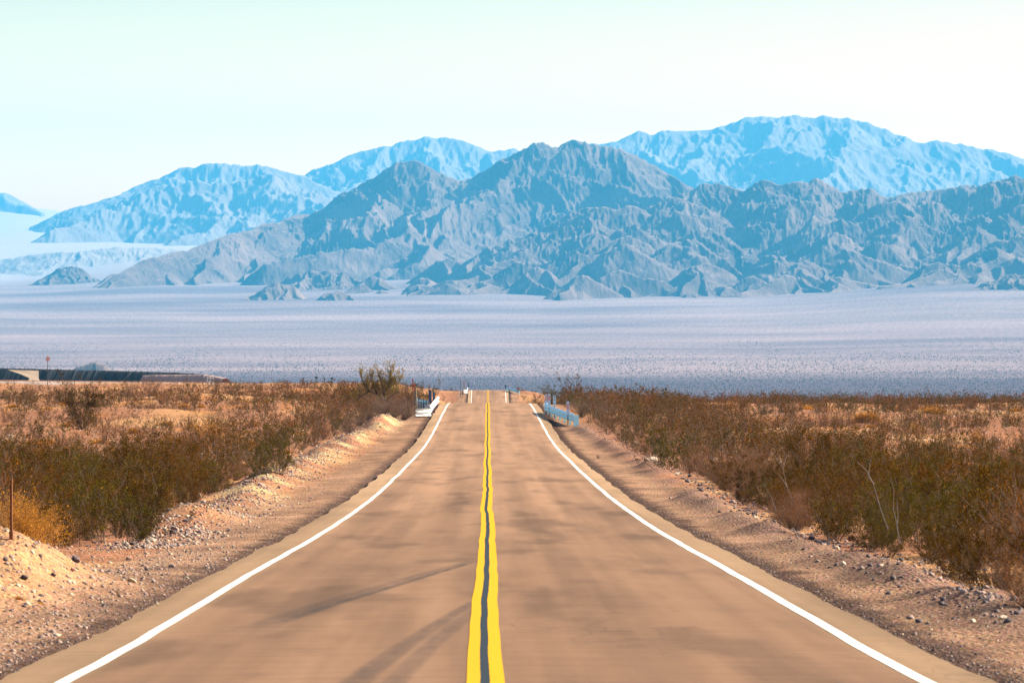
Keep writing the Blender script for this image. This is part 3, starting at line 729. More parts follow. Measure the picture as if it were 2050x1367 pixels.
put('grn', 815, 420, 42, 'green bush left of the tall one behind the left guardrail', 1.2)
put('grn', 855, 430, 38, 'green bush right of the tall one behind the left guardrail', 1.1)
put('brn', 906, 520, 34, 'dark brown rounded bush on the bank before the far crest', 1.1)
put('brn', 888, 500, 24, 'brown shrub on the near side of the rounded bank bush', 1.2)
for q, (px, d, h) in enumerate([(742, 300, 36), (768, 292, 40), (790, 300, 44), (808, 306, 50), (722, 288, 38), (700, 270, 42), (815, 318, 44), (775, 315, 50)]):
    put('bare', px, d, h, ['bare grey shrub behind the yellow berm, nearest the yellow green tree trunk', 'bare grey shrub right above the peak of the yellow berm', 'bare grey twiggy shrub between two humps of the yellow berm', 'tall bare grey shrub left of the red topped stakes', 'purplish bare shrub at the foot of the berm bend', 'purplish bare shrub at the right end of the left thicket', 'bare shrub directly below the red topped stakes', 'bare shrub under the right side of the yellow green tree crown'][q], 1.15)
for q, (px, d, h) in enumerate([(735, 330, 48), (792, 325, 50), (812, 345, 48), (760, 345, 50)]):
    put('brn', px, d, h, ['brown bush under the left side of the yellow green tree crown', 'brown bush right of the yellow green tree trunk', 'brown bush just left of the red topped stakes', 'brown bush behind the yellow green tree trunk'][q], 1.2)
put('cre', 1147, 400, 56, 'tallest bush beyond the right guardrail, with a sprig sticking up', .9)
put('grn', 1110, 420, 42, 'green bush behind the right guardrail markers', 1.2)
put('cre', 1080, 450, 34, 'olive bush left of the right guardrail beyond the crest', 1.2)
put('grn', 1052, 560, 30, 'light olive bush beside the far right guardrail', 1.1)
put('bare', 1030, 600, 24, 'purple grey bare shrub under the far right guardrail', 1.1)
for q, (px, d, h) in enumerate([(1175, 335, 46), (1195, 315, 44), (1165, 318, 40), (1215, 300, 42)]):
    put('bare', px, d, h, ['bare tan shrub just right of the right guardrail end', 'bare tan shrub, second to the right of the guardrail end', 'bare low shrub right behind the guardrail end post', 'bare tan shrub at the corner of the gravel shoulder'][q], 1.1)
put('grn', 1330, 172, 95, 'dark green bush above the pale stones on the right berm', 1.)
put('tuft', 1735, 300, 30, 'straw coloured mound among bushes on the right plain', 1.3)
put('tuft', 1870, 330, 22, 'yellow grass mound on the far right plain', 1.5)
put('gold', 1955, 245, 26, 'round golden clump standing on bare gravel at the right', 1.1)
put('gold', 1835, 262, 26, 'orange grass clump between brown bushes at the right')
put('tuft', 1960, 175, 24, 'orange grass patch near the right frame edge', 1.6)
put('tuft', 1740, 240, 22, 'pale orange clump beside the gravel patch on the right', 1.2)
for q, (px, row, h) in enumerate([(38, 1200, 16), (80, 1212, 12), (168, 1190, 8)]):
    x, d, z = ground_at(px, row); clump(x, d, h*d/F/.58, ['orange dry tuft at the foot of the gravel heap', 'flat brown dry tuft right of the orange tuft', 'thin flattened straw tuft on the left shoulder'][q], sz=.7)
x, d, z = ground_at(236, 1194)
plant('green_weed', P_grn[0], x, d, .055, 'tiny bright green weed on the left gravel shoulder', 'weed', z=z)
x, d, z = ground_at(1197, 918)
plant('low_weed', P_brn[0], x, d, .2, 'small brown weed alone on the right gravel shoulder', 'weed', z=z)

# ---- scattered bushes
cand = []
for it in range(60000):
    d = math.sqrt(rp.uniform(40**2, 460**2)); x = rp.uniform(-.135*d-1.2, .145*d+1.5)
    px = VPX+F*x/d
    if px < -60 or px > 2110: continue
    if rp.random() > density(x, d): continue
    r = .95+1.15*rp.random()**1.6 if d < 170 else rp.uniform(1.4, 2.5)
    if free(x, d, r): cand.append((d, x, r))
cand.sort()
def hgt(r): return min(max(r*rp.normal(.86, .13), .5), 1.9)
LB = [(0, 110, 'nearest rows'), (110, 160, 'middle rows'), (160, 240, 'far rows'), (240, 1e9, 'farthest rows')]
n_c = n_b = 0; far = []
for d, x, r in cand:
    k = perlin(x/7, d/14, 91)+rp.normal(0, .25)
    side = 'left' if x < 0 else 'right'
    band = [b for a, c, b in LB if a <= d < c][0]
    edge = abs(x-(bl_x(d) if x < 0 else br_x(d))) < 1.3
    h = hgt(r)*(1 if d > 60 else .92)*(1-.27*float(sst(d, 120, 210)*sst(abs(x), 13, 19)))*(.8 if edge else 1)
    kind = 'brn' if k > .22 else ('grn' if k < -.38 else 'cre')
    where = 'roadside edge' if edge else 'inner part'
    if kind == 'brn' and n_b < 150:
        n_b += 1; g = f'brown dry shrubs at the {where} of the {side} thicket, {band}'
        plant('dry_shrub', P_brn[rp.integers(4)], x, d, h*.9, f'brown dry shrub at the {where} of the {side} thicket, {band}', 'shrub', g, rp.uniform(.8, 1.05))
    elif kind != 'brn' and n_c < 292:
        n_c += 1; pr = P_grn if kind == 'grn' else P_cre; cn = 'greenish' if kind == 'grn' else 'olive brown'
        g = f'{cn} creosote bushes at the {where} of the {side} thicket, {band}'
        plant('creosote_bush', pr[rp.integers(len(pr))], x, d, h/1.55, f'{cn} creosote bush at the {where} of the {side} thicket, {band}', 'bush', g, rp.uniform(.85, 1.1))
    else: far.append((x, d, h, kind))
print('bushes', len(cand), n_c, n_b, 'merged', len(far))
for it in range(16000):
    d = math.sqrt(rp.uniform(460**2, 1010**2)); x = rp.uniform(-.13*d-3, .14*d+3)
    if rp.random() > density(x, d): continue
    if free(x, d, rp.uniform(2.4, 4.2)): far.append((x, d, rp.uniform(.55, 1.35), ['brn', 'cre', 'cre'][rp.integers(3)]))
# merged low-detail brush
def lod(fn, cnt, **kw):
    out = []
    for i in range(cnt):
        (sv, sq), (lv_, lq) = fn(rp, **kw); out.append((sv, sq, lv_, lq))
    return out
L_mid = {'cre': lod(creosote, 4, stems=9, twigs=4, lv=13, leaf=.07, tr=.008), 'brn': lod(twiggy, 4, H=1.35, n=22, lv=6, leaf=.08, tr=.007)}
L_far = {'cre': lod(creosote, 4, stems=7, twigs=3, lv=11, leaf=.1, tr=.008), 'brn': lod(twiggy, 4, H=1.35, n=10, lv=7, leaf=.11, tr=.008)}
def merged(name, items, label, cat, mats):
    SV = []; SQ = []; LV = []; LQ = []; sb = lb = 0
    for x, d, h, kind in items:
        lib = (L_mid if d < 330 else L_far)['brn' if kind == 'brn' else 'cre']
        sv, sq, lv_, lq = lib[rp.integers(4)]
        a = rp.uniform(0, 6.28); c, s = math.cos(a), math.sin(a); k = h/1.55; kx = k*(1.2 if d > 330 else 1.)
        Rm = np.array([[c*kx, s*kx, 0], [-s*kx, c*kx, 0], [0, 0, k]]); o = np.array([x, d, zt(x, d)-.03])
        SV.append(sv@Rm+o); SQ.append(sq+sb); sb += len(sv); LV.append(lv_@Rm+o); LQ.append(lq+lb); lb += len(lv_)
    V = np.concatenate(SV+LV); Q = np.concatenate(SQ+[q+sb for q in LQ]); ns = sum(len(q) for q in SQ)
    me = mesh_np(name, V, Q, M['wood']); me.materials.append(mats)
    mi = np.ones(len(Q), np.int32); mi[:ns] = 0; me.polygons.foreach_set('material_index', mi)
    print(name, len(Q))
    return tag(link(name, me), label, cat, kind='stuff')
merged('distant_creosote_brush', [f for f in far if f[3] == 'cre'], 'olive brown brush spreading to the far edge of the plain', 'brush', M['olive'])
merged('distant_green_brush', [f for f in far if f[3] == 'grn'], 'greener brush scattered through the farther thicket', 'brush', M['green'])
merged('distant_dry_brush', [f for f in far if f[3] == 'brn'], 'brown dry brush scattered across the plain', 'brush', M['brown'])
# golden clumps
ng = 0
for it in range(4000):
    d = math.sqrt(rp.uniform(150**2, 430**2)); x = rp.uniform(-.125*d, .135*d)
    if abs(x) < 9.5 or ng >= 110: continue
    if perlin(x/6, d/14, 99) < .05: continue
    if not free(x, d, .9): continue
    ng += 1; side = 'left' if x < 0 else 'right'; g = f'straw grass clumps scattered over the {side} plain'
    clump(x, d, rp.uniform(.5, 1.25), f'straw coloured grass clump on the {side} plain among the bushes', g, rp.uniform(.5, .9))

# ---- palo verde tree left of the road
def palo_verde():
    d = 322.; bx = at_px(768, d); x0 = at_px(755, d); H = 108*d/F
    e = empty('palo_verde_tree', (bx, d, zt(bx, d)-.05)); r = np.random.default_rng(17)
    lines = []; rad = []; C = []
    tr = MB(); tr.tube([(0, 0, 0), (.05, 0, .6), (.1, .05, 1.15), (.05, 0, 1.6)], [.11, .09, .08, .07], 7)
    limbs = [[(.08, 0, 1.15), (-.45, .1, 1.7), (-1.1, 0, 2.0), (-1.8, -.1, 1.55), (-2.3, 0, 1.1)], [(.05, 0, 1.6), (.3, 0, 2.2), (.8, .1, 2.5), (1.4, 0, 2.9)],
             [(.05, 0, 1.6), (-.1, .1, 2.3), (-.3, .1, 3.1)], [(-1.1, 0, 2.0), (-1.5, .1, 2.5), (-1.75, .1, 3.1)], [(.08, 0, 1.2), (.7, -.2, 1.7), (1.2, -.3, 2.0)], [(-.5, .1, 1.75), (-.85, .2, 2.5), (-1.0, .2, 3.2)], [(.3, 0, 2.2), (.45, .1, 3.0), (.6, .1, 3.6)]]
    for L in limbs: tr.tube(L, list(np.linspace(.07, .025, len(L))), 6)
    tr.build('trunk', M['bark'], e, True)
    for L in limbs:
        L = np.array(L, float)
        for k in range(1, len(L)):
            for j in range(13):
                q = L[k-1]+(L[k]-L[k-1])*r.random()
                P = bend(q, r.uniform(.1, 1.0), r.choice([0, math.pi])+r.normal(0, .9), r.uniform(.45, 1.0), 4, r, .03, .12)
                lines.append(P); rad.append((.012, .004))
                for t in range(3):
                    T = bend(P[r.integers(1, 5)], r.uniform(.1, .9), r.uniform(0, 6.28), .35, 3, r, .03, .15); lines.append(T); rad.append((.006, .003))
                    m = 17; u = r.uniform(0, 3, m); ki = np.minimum(u.astype(int), 2)
                    C.append(T[ki]+(T[ki+1]-T[ki])*(u-ki)[:, None]+r.normal(0, .04, (m, 3)))
    sv, sq = tubes3(lines, rad); link('twigs', mesh_np('twigs', sv, sq, M['gtwig']), e)
    V, Q = leafquads(np.concatenate(C), .085, .04, r); link('crown', mesh_np('crown', V, Q, M['pale_leaf']), e)
    tag(e, 'spreading yellow green tree with crooked limbs, left of the road', 'tree')
M['bark'] = simple('dark_bark', (0.045, 0.027, 0.016), .9, scale=20)
M['gtwig'] = simple('olive_twig', (0.12, 0.085, 0.035), .8, scale=5)
M['pale_leaf'] = mat_leaf('pale_yellow_leaves', [(.16, .12, .02), (.27, .19, .04), (.33, .24, .07)], .3)
palo_verde()
# sprig with berries above the right bushes, bare pale snags in the right thicket
M['snag'] = simple('bleached_dead_wood', (.17, .13, .1), .8, var=.3, scale=10)
def snag(px, d, pts, label):
    x = at_px(px, d); b = MB(); z = zt(x, d); s = d/F
    for P in pts: b.tube([(a*s, 0.05*k, h*s) for k, (a, h) in enumerate(P)], list(np.linspace(.01, .003, len(P))), 5)
    o = b.build('dead_branch', M['snag']); o.location = (x, d, z); tag(o, label, 'dead branch')
snag(1778, 64, [[(0, 60), (-14, 100), (-28, 150), (-42, 178), (-60, 195)], [(-28, 150), (-38, 165), (-34, 200)]], 'long pale dead branch leaning left out of the right thicket')
snag(1800, 66, [[(2, 60), (-4, 100), (-10, 130), (-8, 165), (-14, 190)], [(-4, 100), (-1, 116), (-3, 150)]], 'upright pale dead stick beside the long leaning dead branch')
snag(1590, 105, [[(0, 40), (-14, 75), (-22, 110), (-35, 150)], [(-14, 75), (-30, 100)], [(-22, 110), (-14, 140)]], 'forked pale dead branch above the middle of the right thicket')
snag(1555, 100, [[(0, 30), (-10, 60), (-26, 88)]], 'short pale twig left of the forked dead branch')
snag(316, 92, [[(0, 20), (-8, 60), (-4, 100), (-14, 130)]], 'thin pale stem showing in the left thicket')

# ------------------------------------------------------------------ valley scrub specks
def valley_scrub():
    n = 48000; r = rp
    y = np.sqrt(r.uniform(3000**2, 9000**2, n)); px = r.uniform(-120, 2170, n); x = (px-VPX)/F*y
    keep = perlin(x/160, y/700, 97)+r.normal(0, .5, n) > -.3-.4*(1-sst(y, 5500, 7000))+1.2*sst(y, 6500, 9000); x = x[keep]; y = y[keep]; n = len(x)
    z = valley(x, y); s = r.uniform(.5, 1.2, n); h = s*r.uniform(.9, 1.7, n)
    a = r.uniform(0, 6.28, n); V = []
    for k in range(4):
        w = a+k*math.pi/2; V.append(np.stack([x+s*np.cos(w), y+s*np.sin(w), z+h*.35], 1))
    V.append(np.stack([x, y, z+h], 1)); V.append(np.stack([x, y, z-.6], 1))
    V = np.stack(V, 1).reshape(-1, 3); b = np.arange(n)[:, None, None]*6
    T = np.array([[0, 1, 4], [1, 2, 4], [2, 3, 4], [3, 0, 4], [1, 0, 5], [2, 1, 5], [3, 2, 5], [0, 3, 5]])
    me = mesh_np('valley_scrub', V, (T[None]+b).reshape(-1, 3), M['scrub'])
    tag(link('valley_scrub', me), 'countless small desert shrubs dotting the valley floor', 'scrub', kind='stuff')
M['scrub'] = simple('valley_shrub', (.085, .07, .07), .9, var=.4, scale=.05)
valley_scrub()

# ------------------------------------------------------------------ stones
M['stone'] = simple('grey_pink_stone', (0.2604, 0.1705, 0.125), .85, var=.4, scale=5)
M['stone_dark'] = simple('dark_stone', (0.065, 0.042, 0.038), .8, var=.5, scale=6)
M['stone_pale'] = simple('pale_stone', (0.432, 0.33, 0.216), .85, var=.2, scale=9)
M['stone_red'] = simple('dull_red_stone', (0.198, 0.055, 0.036), .8, var=.3, scale=9)
def rockmesh(name, r, mat, sub=2):
    import bmesh
    bm = bmesh.new(); bmesh.ops.create_icosphere(bm, subdivisions=sub, radius=1)
    n = r.normal(size=(9, 3)); n /= np.linalg.norm(n, axis=1)[:, None]; dd = r.uniform(.5, .85, 9)
    sc_ = r.uniform(.7, 1.2, 3); sc_[2] *= .75
    for v in bm.verts:
        p = np.array(v.co)
        for a, b in zip(n, dd):
            t = p@a
            if t > b: p = p-a*(t-b)
        v.co = (p*sc_*(1+.05*r.normal())).tolist()
    me = bpy.data.meshes.new(name); bm.to_mesh(me); bm.free(); me.materials.append(mat); return me
RK = {k: [rockmesh('rock', rp, M[k]) for _ in range(4)] for k in ('stone', 'stone_dark', 'stone_pale', 'stone_red')}
def rock(x, y, z, s, kind, label, group=None):
    o = link('rock', RK[kind][rp.integers(4)]); o.location = (x, y, z+s*.25); o.scale = (s, s, s*rp.uniform(.7, 1)); o.rotation_euler = rp.uniform(-.4, .4, 3).tolist()
    o.rotation_euler[2] = rp.uniform(0, 6.28); return tag(o, label, 'rock', group)
for px, row, spx, kind, lab in [
    (265, 1091, 8, 'stone_dark', 'lone dark rock on the left gravel shoulder'), (150, 1124, 14, 'stone_dark', 'purplish slab right of the gravel heap'),
    (48, 1163, 11, 'stone_dark', 'large dark rock low on the gravel heap'), (106, 1155, 9, 'stone_dark', 'dark flat rock on the right flank of the gravel heap'),
    (145, 1147, 8, 'stone_red', 'reddish rock beside the purplish slab'), (215, 1146, 7, 'stone_dark', 'dark rock on the shoulder, farthest right from the heap'),
    (10, 1128, 8, 'stone_dark', 'dark rock high on the gravel heap at the frame edge'), (147, 1183, 6, 'stone_dark', 'small dark rock above the straw tuft'),
    (373, 1046, 8, 'stone_dark', 'grey rock sticking out at the foot of the left berm'), (363, 1060, 6, 'stone_red', 'rust red stone at the foot of the left berm'),
    (343, 1064, 6, 'stone_dark', 'dark stone left of the rust red one'), (408, 1006, 7, 'stone', 'grey rock at the front of the left thicket'),
    (524, 973, 9, 'stone', 'grey angular rock on top of the pale berm'), (400, 996, 7, 'stone_pale', 'pale rock at the bush line of the left berm'),
    (315, 1211, 4, 'stone_pale', 'white pebble at the edge of the asphalt'), (1707, 1082, 10, 'stone_red', 'dull red rock at the foot of the right thicket'),
    (1308, 922, 9, 'stone_pale', 'largest pale rock on the right berm'), (1295, 924, 6, 'stone_pale', 'pale rock left of the largest one on the right berm'),
    (1273, 890, 7, 'stone_pale', 'rounded pale stone beside bushes on the right berm'), (1690, 1133, 7, 'stone_pale', 'pale stone left of the orange grass on the right shoulder'),
    (1712, 1138, 6, 'stone', 'grey stone beside the pale one on the right shoulder'), (2010, 1240, 9, 'stone_pale', 'pale rock near the right frame edge'),
    (1948, 921, 8, 'stone_pale', 'pale green boulder on the gravel right of the thicket'), (50, 792, 12, 'stone_dark', 'tilted grey boulder on the sandy slope at far left'),
    (22, 876, 8, 'stone_pale', 'white boulder left of the distant thin post'), (618, 792, 6, 'stone_dark', 'dark rock on top of the pink bank left of the tree'),
    (60, 800, 9, 'stone_dark', 'dark rock just below the tilted boulder'), (1184, 938, 2.5, 'stone_dark', 'dark pebble lying on the edge of the right asphalt')]:
    x, d, z = ground_at(px, row); rock(x, d, z, spx*d/F, kind, lab)
nr_ = 0
while nr_ < 220:
    left = rp.random() < .5
    d = math.sqrt(rp.uniform(38**2, 200**2))
    if left:
        x = bl_x(d)+.3+abs(rp.normal(0, .9)) if d > 84 else rp.uniform(-7.6, -4.9)
    else: x = br_x(d)-.2-abs(rp.normal(0, .45))
    if abs(x) < 4.75 or abs(x) > .125*d+.5: continue
    kind = rp.choice(['stone', 'stone_dark', 'stone_pale', 'stone'] if left else ['stone_dark', 'stone_dark', 'stone', 'stone_pale'])
    side = 'left' if left else 'right'; cn = {'stone': 'greyish pink', 'stone_dark': 'dark', 'stone_pale': 'pale'}[kind]
    near = 'nearer half' if d < 90 else 'farther half'
    rock(x, d, zt(x, d), abs(rp.normal(.0, .05))+.035, kind, f'{cn} loose rock along the {side} gravel berm, {near}', f'{cn} loose rocks along the {side} gravel berm, {near}'); nr_ += 1
def gravel(name, label, n, sampler, mats, smin, smax):
    x, y = sampler(n); z = terrain(x, y); n = len(x); s = smin+(smax-smin)*rp.random(n)**5
    ico = np.array([[1, 0, 0], [-1, 0, 0], [0, 1, 0], [0, -1, 0], [0, 0, 1], [0, 0, -1]], float)
    P = ico[None]*(s[:, None]*rp.uniform(.6, 1.3, (n, 6)))[..., None]
    P[..., 2] *= .75
    a = rp.uniform(0, 6.28, n); c, si = np.cos(a)[:, None], np.sin(a)[:, None]
    t = rp.uniform(-.7, .7, n)[:, None]; px_, pz_ = P[..., 0]*np.cos(t)-P[..., 2]*np.sin(t), P[..., 0]*np.sin(t)+P[..., 2]*np.cos(t)
    X = px_*c-P[..., 1]*si; Y = px_*si+P[..., 1]*c
    V = np.stack([X+x[:, None], Y+y[:, None], pz_+z[:, None]], -1).reshape(-1, 3)
    T = np.array([[0, 2, 4], [2, 1, 4], [1, 3, 4], [3, 0, 4], [2, 0, 5], [1, 2, 5], [3, 1, 5], [0, 3, 5]])
    me = mesh_np(name, V, (T[None]+np.arange(n)[:, None, None]*6).reshape(-1, 3), mats[0])
    for m in mats[1:]: me.materials.append(m)
    me.polygons.foreach_set('material_index', np.repeat(rp.integers(0, len(mats), n), 8).astype(np.int32))
    tag(link(name, me), label, 'gravel', kind='stuff')
def s_left(n):
    d = 34+(330-34)*rp.random(n)**1.7; b = bl_x(d)
    x = np.where(d > 82, b+.5+np.abs(rp.normal(0, 1., n)), -4.6-np.abs(rp.normal(0, 2, n)))
    k = (x < -4.45); return x[k], d[k]
def s_heap(n):
    x = rp.normal(-6.9, 1.0, n); d = rp.normal(57, 6, n); k = x < -4.8; return x[k], d[k]
def s_right(n):
    d = 34+(300-34)*rp.random(n)**1.6; b = br_x(d); x = b-.15+rp.normal(0, .55, n)
    k = (x > 4.7); return x[k], d[k]
def s_right2(n):
    d = 33+(200)*rp.random(n)**1.8; x = rp.uniform(4.5, 8, n); return x, d
def s_plain(n):
    d = 180+(450-180)*rp.random(n); x = np.where(rp.random(n) < .55, -rp.uniform(.02, .125, n), rp.uniform(.05, .135, n))*d
    k = abs(x) > 8; return x[k], d[k]
mm_ = [M['stone'], M['stone_pale'], M['stone'], M['stone'], M['stone'], M['stone_dark']]
gravel('left_berm_gravel', 'pale pink gravel and stones along the left shoulder', 14000, s_left, mm_, .01, .055)
def s_bermtop(n):
    d = 84+(320-84)*rp.random(n)**1.25; c = -7.3-.9*sst(d, 90, 190)+.9*sst(d, 230, 300)+.5*perlin(d/9, 0, 3)
    return c+rp.normal(.1, .55, n), d
gravel('berm_rubble', 'pale and dark rubble covering the left berm', 22000, s_bermtop, [M['stone'], M['stone_pale'], M['stone'], M['stone_dark']], .012, .075)
gravel('heap_gravel', 'coarse rubble covering the gravel heap at lower left', 3000, s_heap, mm_, .01, .06)
gravel('right_berm_gravel', 'dark stones along the foot of the right thicket', 11000, s_right, [M['stone'], M['stone_dark'], M['stone_dark'], M['stone_dark'], M['stone']], .01, .075)
gravel('shoulder_gravel', 'fine gravel sprinkled on the right shoulder', 15000, s_right2, mm_, .006, .026)
gravel('plain_gravel', 'stony desert pavement between the bushes', 30000, s_plain, [M['stone'], M['stone_dark'], M['stone'], M['stone_pale']], .03, .13)
def s_crumb(n):
    d = 33+170*rp.random(n)**1.9; s = np.where(rp.random(n) < .5, -1, 1); w = np.abs(rp.normal(0, .28, n))+.03
    return np.where(s < 0, EDGE_L-w, EDGE_R+w), d
gravel('asphalt_crumbs', 'dark crumbled asphalt grit along both road edges', 16000, s_crumb, [M['stone_dark'], M['stone_dark'], M['stone']], .006, .028)

def s_left2(n):
    d = 33+(200)*rp.random(n)**1.8; x = -rp.uniform(4.4, 8, n); return x, d
gravel('verge_gravel', 'fine gravel sprinkled on the left shoulder', 15000, s_left2, mm_, .006, .026)
# ------------------------------------------------------------------ guardrails, markers, posts
M['galv'] = simple('galvanised_steel', (.4, .8, .9), .5, 0, var=.12, scale=3)
M['whitemetal'] = simple('white_painted_steel', (.6, .6, .58), .5, 0, var=.1, scale=3)
M['rust'] = simple('rusty_steel', (.2, .065, .02), .8, .1, var=.35, scale=14)
M['bluegrey'] = simple('blue_grey_post', (0.03, 0.09, 0.18), .6, 0, var=.2, scale=6)
M['plate'] = simple('pale_blue_reflector_plate', (0.48, 0.694, 0.896), .5, 0, var=.06, scale=6)
M['orange'] = simple('orange_reflective_sheet', (.75, .14, .02), .5, 0, var=.05, scale=6)
M['red'] = simple('red_paint', (.22, .012, .006), .5, 0, var=.1, scale=6)
M['dark'] = simple('dark_steel', (.03, .03, .035), .6, 0, var=.2, scale=6)
M['wooden'] = simple('pale_timber', (0.27, 0.216, 0.12), .8, 0, var=.2, scale=10)
M['black'] = simple('black_ink', (.015, .015, .02), .6, 0, var=.1, scale=9)
WP = [(a*1.8, b*1.3) for a, b in [(-.155, 0), (-.125, .05), (-.1, .08), (-.055, .08), (-.02, .0), (.02, .0), (.055, .08), (.1, .08), (.125, .05), (.155, 0)]]
def wbeam(path, side, mat, parent, h=.56):
    """side: +1 bulges toward -x"""
    P = np.array(path, float); n = len(P); T = np.gradient(P, axis=0); T[:, 2] = 0; T /= np.linalg.norm(T, axis=1)[:, None]
    Nn = np.stack([-T[:, 1], T[:, 0], 0*T[:, 0]], 1)*side
    outer = [(z, d_) for z, d_ in WP]; ring = outer+[(z, d_-.012) for z, d_ in reversed(WP)]
    V = np.array([[P[i]+Nn[i]*d_+np.array([0, 0, h+z]) for z, d_ in ring] for i in range(n)]).reshape(-1, 3); m = len(ring)
    b = MB(); fs = []
    for i in range(n-1):
        for k in range(m): fs.append((i*m+k, i*m+(k+1) % m, (i+1)*m+(k+1) % m, (i+1)*m+k))
    fs += [tuple(range(m)), tuple((n-1)*m+k for k in range(m))]
    b.add(V, fs); return b.build('rail_beam', mat, parent)
def guardrail(name, label, path, side, mat, postmat, every=6, terminal=None):
    e = empty(name, (0, 0, 0)); P = [(x, y, min(zt(x, y), 99)) for x, y in path]
    x0, y0, z0 = P[0]; e.location = P[0]; Q = np.array(P)-np.array(P[0])
    s = np.concatenate([[0], np.cumsum(np.hypot(*np.diff(Q[:, :2], axis=0).T))])
    tt = np.arange(0, s[-1]+.01, .6); F_ = np.stack([np.interp(tt, s, Q[:, k]) for k in range(3)], 1)
    wbeam(F_, side, mat, e)
    for q in np.arange(.3, s[-1], every):
        p = [np.interp(q, s, Q[:, k]) for k in range(3)]
        b = MB(); b.box((p[0]+side*.09, p[1], p[2]+.3), (.12, .14, .8)); b.build('post', postmat, e)
        b = MB(); b.box((p[0]+side*.0+.0, p[1], p[2]+.56), (.08, .1, .3)); 
    if terminal: terminal(e, Q)
    return tag(e, label, 'guardrail')
def arc(p0, p1, n=14, pw=2.2):  # flares from p1 (parallel) to p0
    return [(p1[0]+(p0[0]-p1[0])*(1-t)**pw, p0[1]+(p1[1]-p0[1])*t) for t in np.linspace(0, 1, n)]
def t_right(e, Q):
    b = MB(); b.box((.1, -.15, .4), (.35, .05, .78), .25); b.build('end_plate', M['galv'], e)
    q = Q[-1]; b = MB(); b.box((q[0]+.02, q[1], q[2]+.72), (.34, .05, .34), .5); b.box((q[0], q[1], q[2]+.3), (.14, .14, .9)); b.build('end_shoe', M['whitemetal'], e)
guardrail('guardrail', 'pale blue steel guardrail curving away from the right road edge', arc((5.95, 286), (4.5, 327), 18, 1.35), 1, M['galv'], M['galv'], terminal=t_right)
def t_left(e, Q):
    # bull-nosed white end wing turned away from the road
    wbeam([(x_, y_, 0) for x_, y_ in [(.15, 0), (.02, -.5), (-.3, -.95), (-.7, -1.35), (-1.0, -1.6)]], -1, M['whitemetal'], e, .42)
    b = MB(); b.box((-.2, 4, .5), (.5, .06, .75), -.7); b.build('end_panel', M['whitemetal'], e)
guardrail('guardrail', 'white guardrail end turned outward at the left road edge', [(-4.42, 316), (-4.42, 330), (-4.4, 350), (-4.4, 368)], -1, M['whitemetal'], M['bluegrey'], terminal=t_left)
guardrail('guardrail', 'small distant guardrail with dark shadow at the right of the far crest', arc((6.7, 892), (4.0, 904), 12, 1.3), 1, M['galv'], M['galv'])
def t_fl(e, Q):
    b = MB(); b.box((-.35, -.3, .55), (1.3, .06, .8), .75); b.build('end_wing', M['whitemetal'], e)
guardrail('guardrail', 'tiny white guardrail end at the left of the far crest', [(-4.45, 893), (-4.45, 906)], -1, M['whitemetal'], M['bluegrey'], terminal=t_fl)
def plank_rail():
    d = 352; xa, xb = at_px(836, d), at_px(858, d); z = zt(xa, d)
    e = empty('plank_railing', (xa, d, z)); n = 9
    for i in range(n):
        b = MB(); b.box(((xb-xa)*i/(n-1), -i*.9, .38), (.11, .05, .86), .1); b.build('plank', M['bluegrey'] if i % 2 else M['galv'], e)
    b = MB(); b.tube([(-.1, .08, .66), (xb-xa+.05, -7.1, .66)], .04, 6); b.build('top_bar', M['galv'], e)
    b = MB(); b.add([(-.3, 0, .5), (0, 0, .95), (.05, 0, .5), (-.3, .04, .5), (0, .04, .95), (.05, .04, .5)], [(0, 2, 1), (3, 4, 5), (0, 1, 4, 3), (1, 2, 5, 4), (2, 0, 3, 5)]); b.build('end_bracket', M['galv'], e)
    tag(e, 'row of blue grey planks fencing the culvert left of the road', 'railing')
plank_rail()
def marker(px, d, wpx, top, plate_h, label, stripe=True, digits=False, pl='plate', base_row=None, w=None):
    x = at_px(px, d); z = zt(x, d); ztop = EYE-(top-HOR)/F*d-z; W_ = wpx*d/F; Hp = plate_h*d/F
    e = empty('roadside_marker', (x, d, z))
    b = MB(); b.box((0, .02, ztop/2-.05), (.06, .03, ztop+.1-.02)); b.build('post', M['dark'], e)
    b = MB(); o = []
    for k in range(9): o.append((W_/2*math.cos(math.pi*k/8), ztop-W_/2+W_/2*math.sin(math.pi*k/8)))
    for k in range(9): o.append((-W_/2*math.cos(math.pi*k/8), ztop-Hp+W_/2-W_/2*math.sin(math.pi*k/8)))
    b.prism(o, -.02, 0); p = b.build('plate', M[pl], e)
    if stripe:
        b = MB(); b.box((0, -.024, ztop-Hp*.38), (W_*.42, .008, Hp*.42)); b.build('reflector', M['orange'], p)
    if digits:
        for zz, hw in ((.14, .24), (.47, .1), (.8, .08)):
            b = MB(); c = ztop-Hp*zz; hh = Hp*hw*.35
            b.box((0, -.024, c+hh), (W_*.5, .006, .035)); b.box((0, -.024, c-hh), (W_*.5, .006, .035)); b.box((W_*.12, -.0245, c), (.04, .006, hh*2))
            b.build('numeral', M['black'], p)
    return tag(e, label, 'marker')
marker(1137, 289, 5.6, 803, 27, 'tall marker with orange stripe at the near end of the right guardrail')
marker(1110, 312, 5.6, 790, 22, 'pale marker with black characters behind the right guardrail', False, True)
marker(1099.5, 318, 5, 787.5, 24, 'orange striped marker standing right of the end shoe')
marker(1093, 325, 5, 788.5, 22, 'orange striped marker over the far end of the right guardrail')
marker(861, 345, 5.2, 780, 26, 'taller dark blue marker by the left guardrail', False, pl='bluegrey')
marker(868.5, 352, 4.4, 784, 20, 'shorter dark blue marker by the left guardrail', False, pl='bluegrey')
marker(1012, 904, 2.6, 770, 7, 'dark marker at the left end of the distant right guardrail', False, pl='bluegrey')
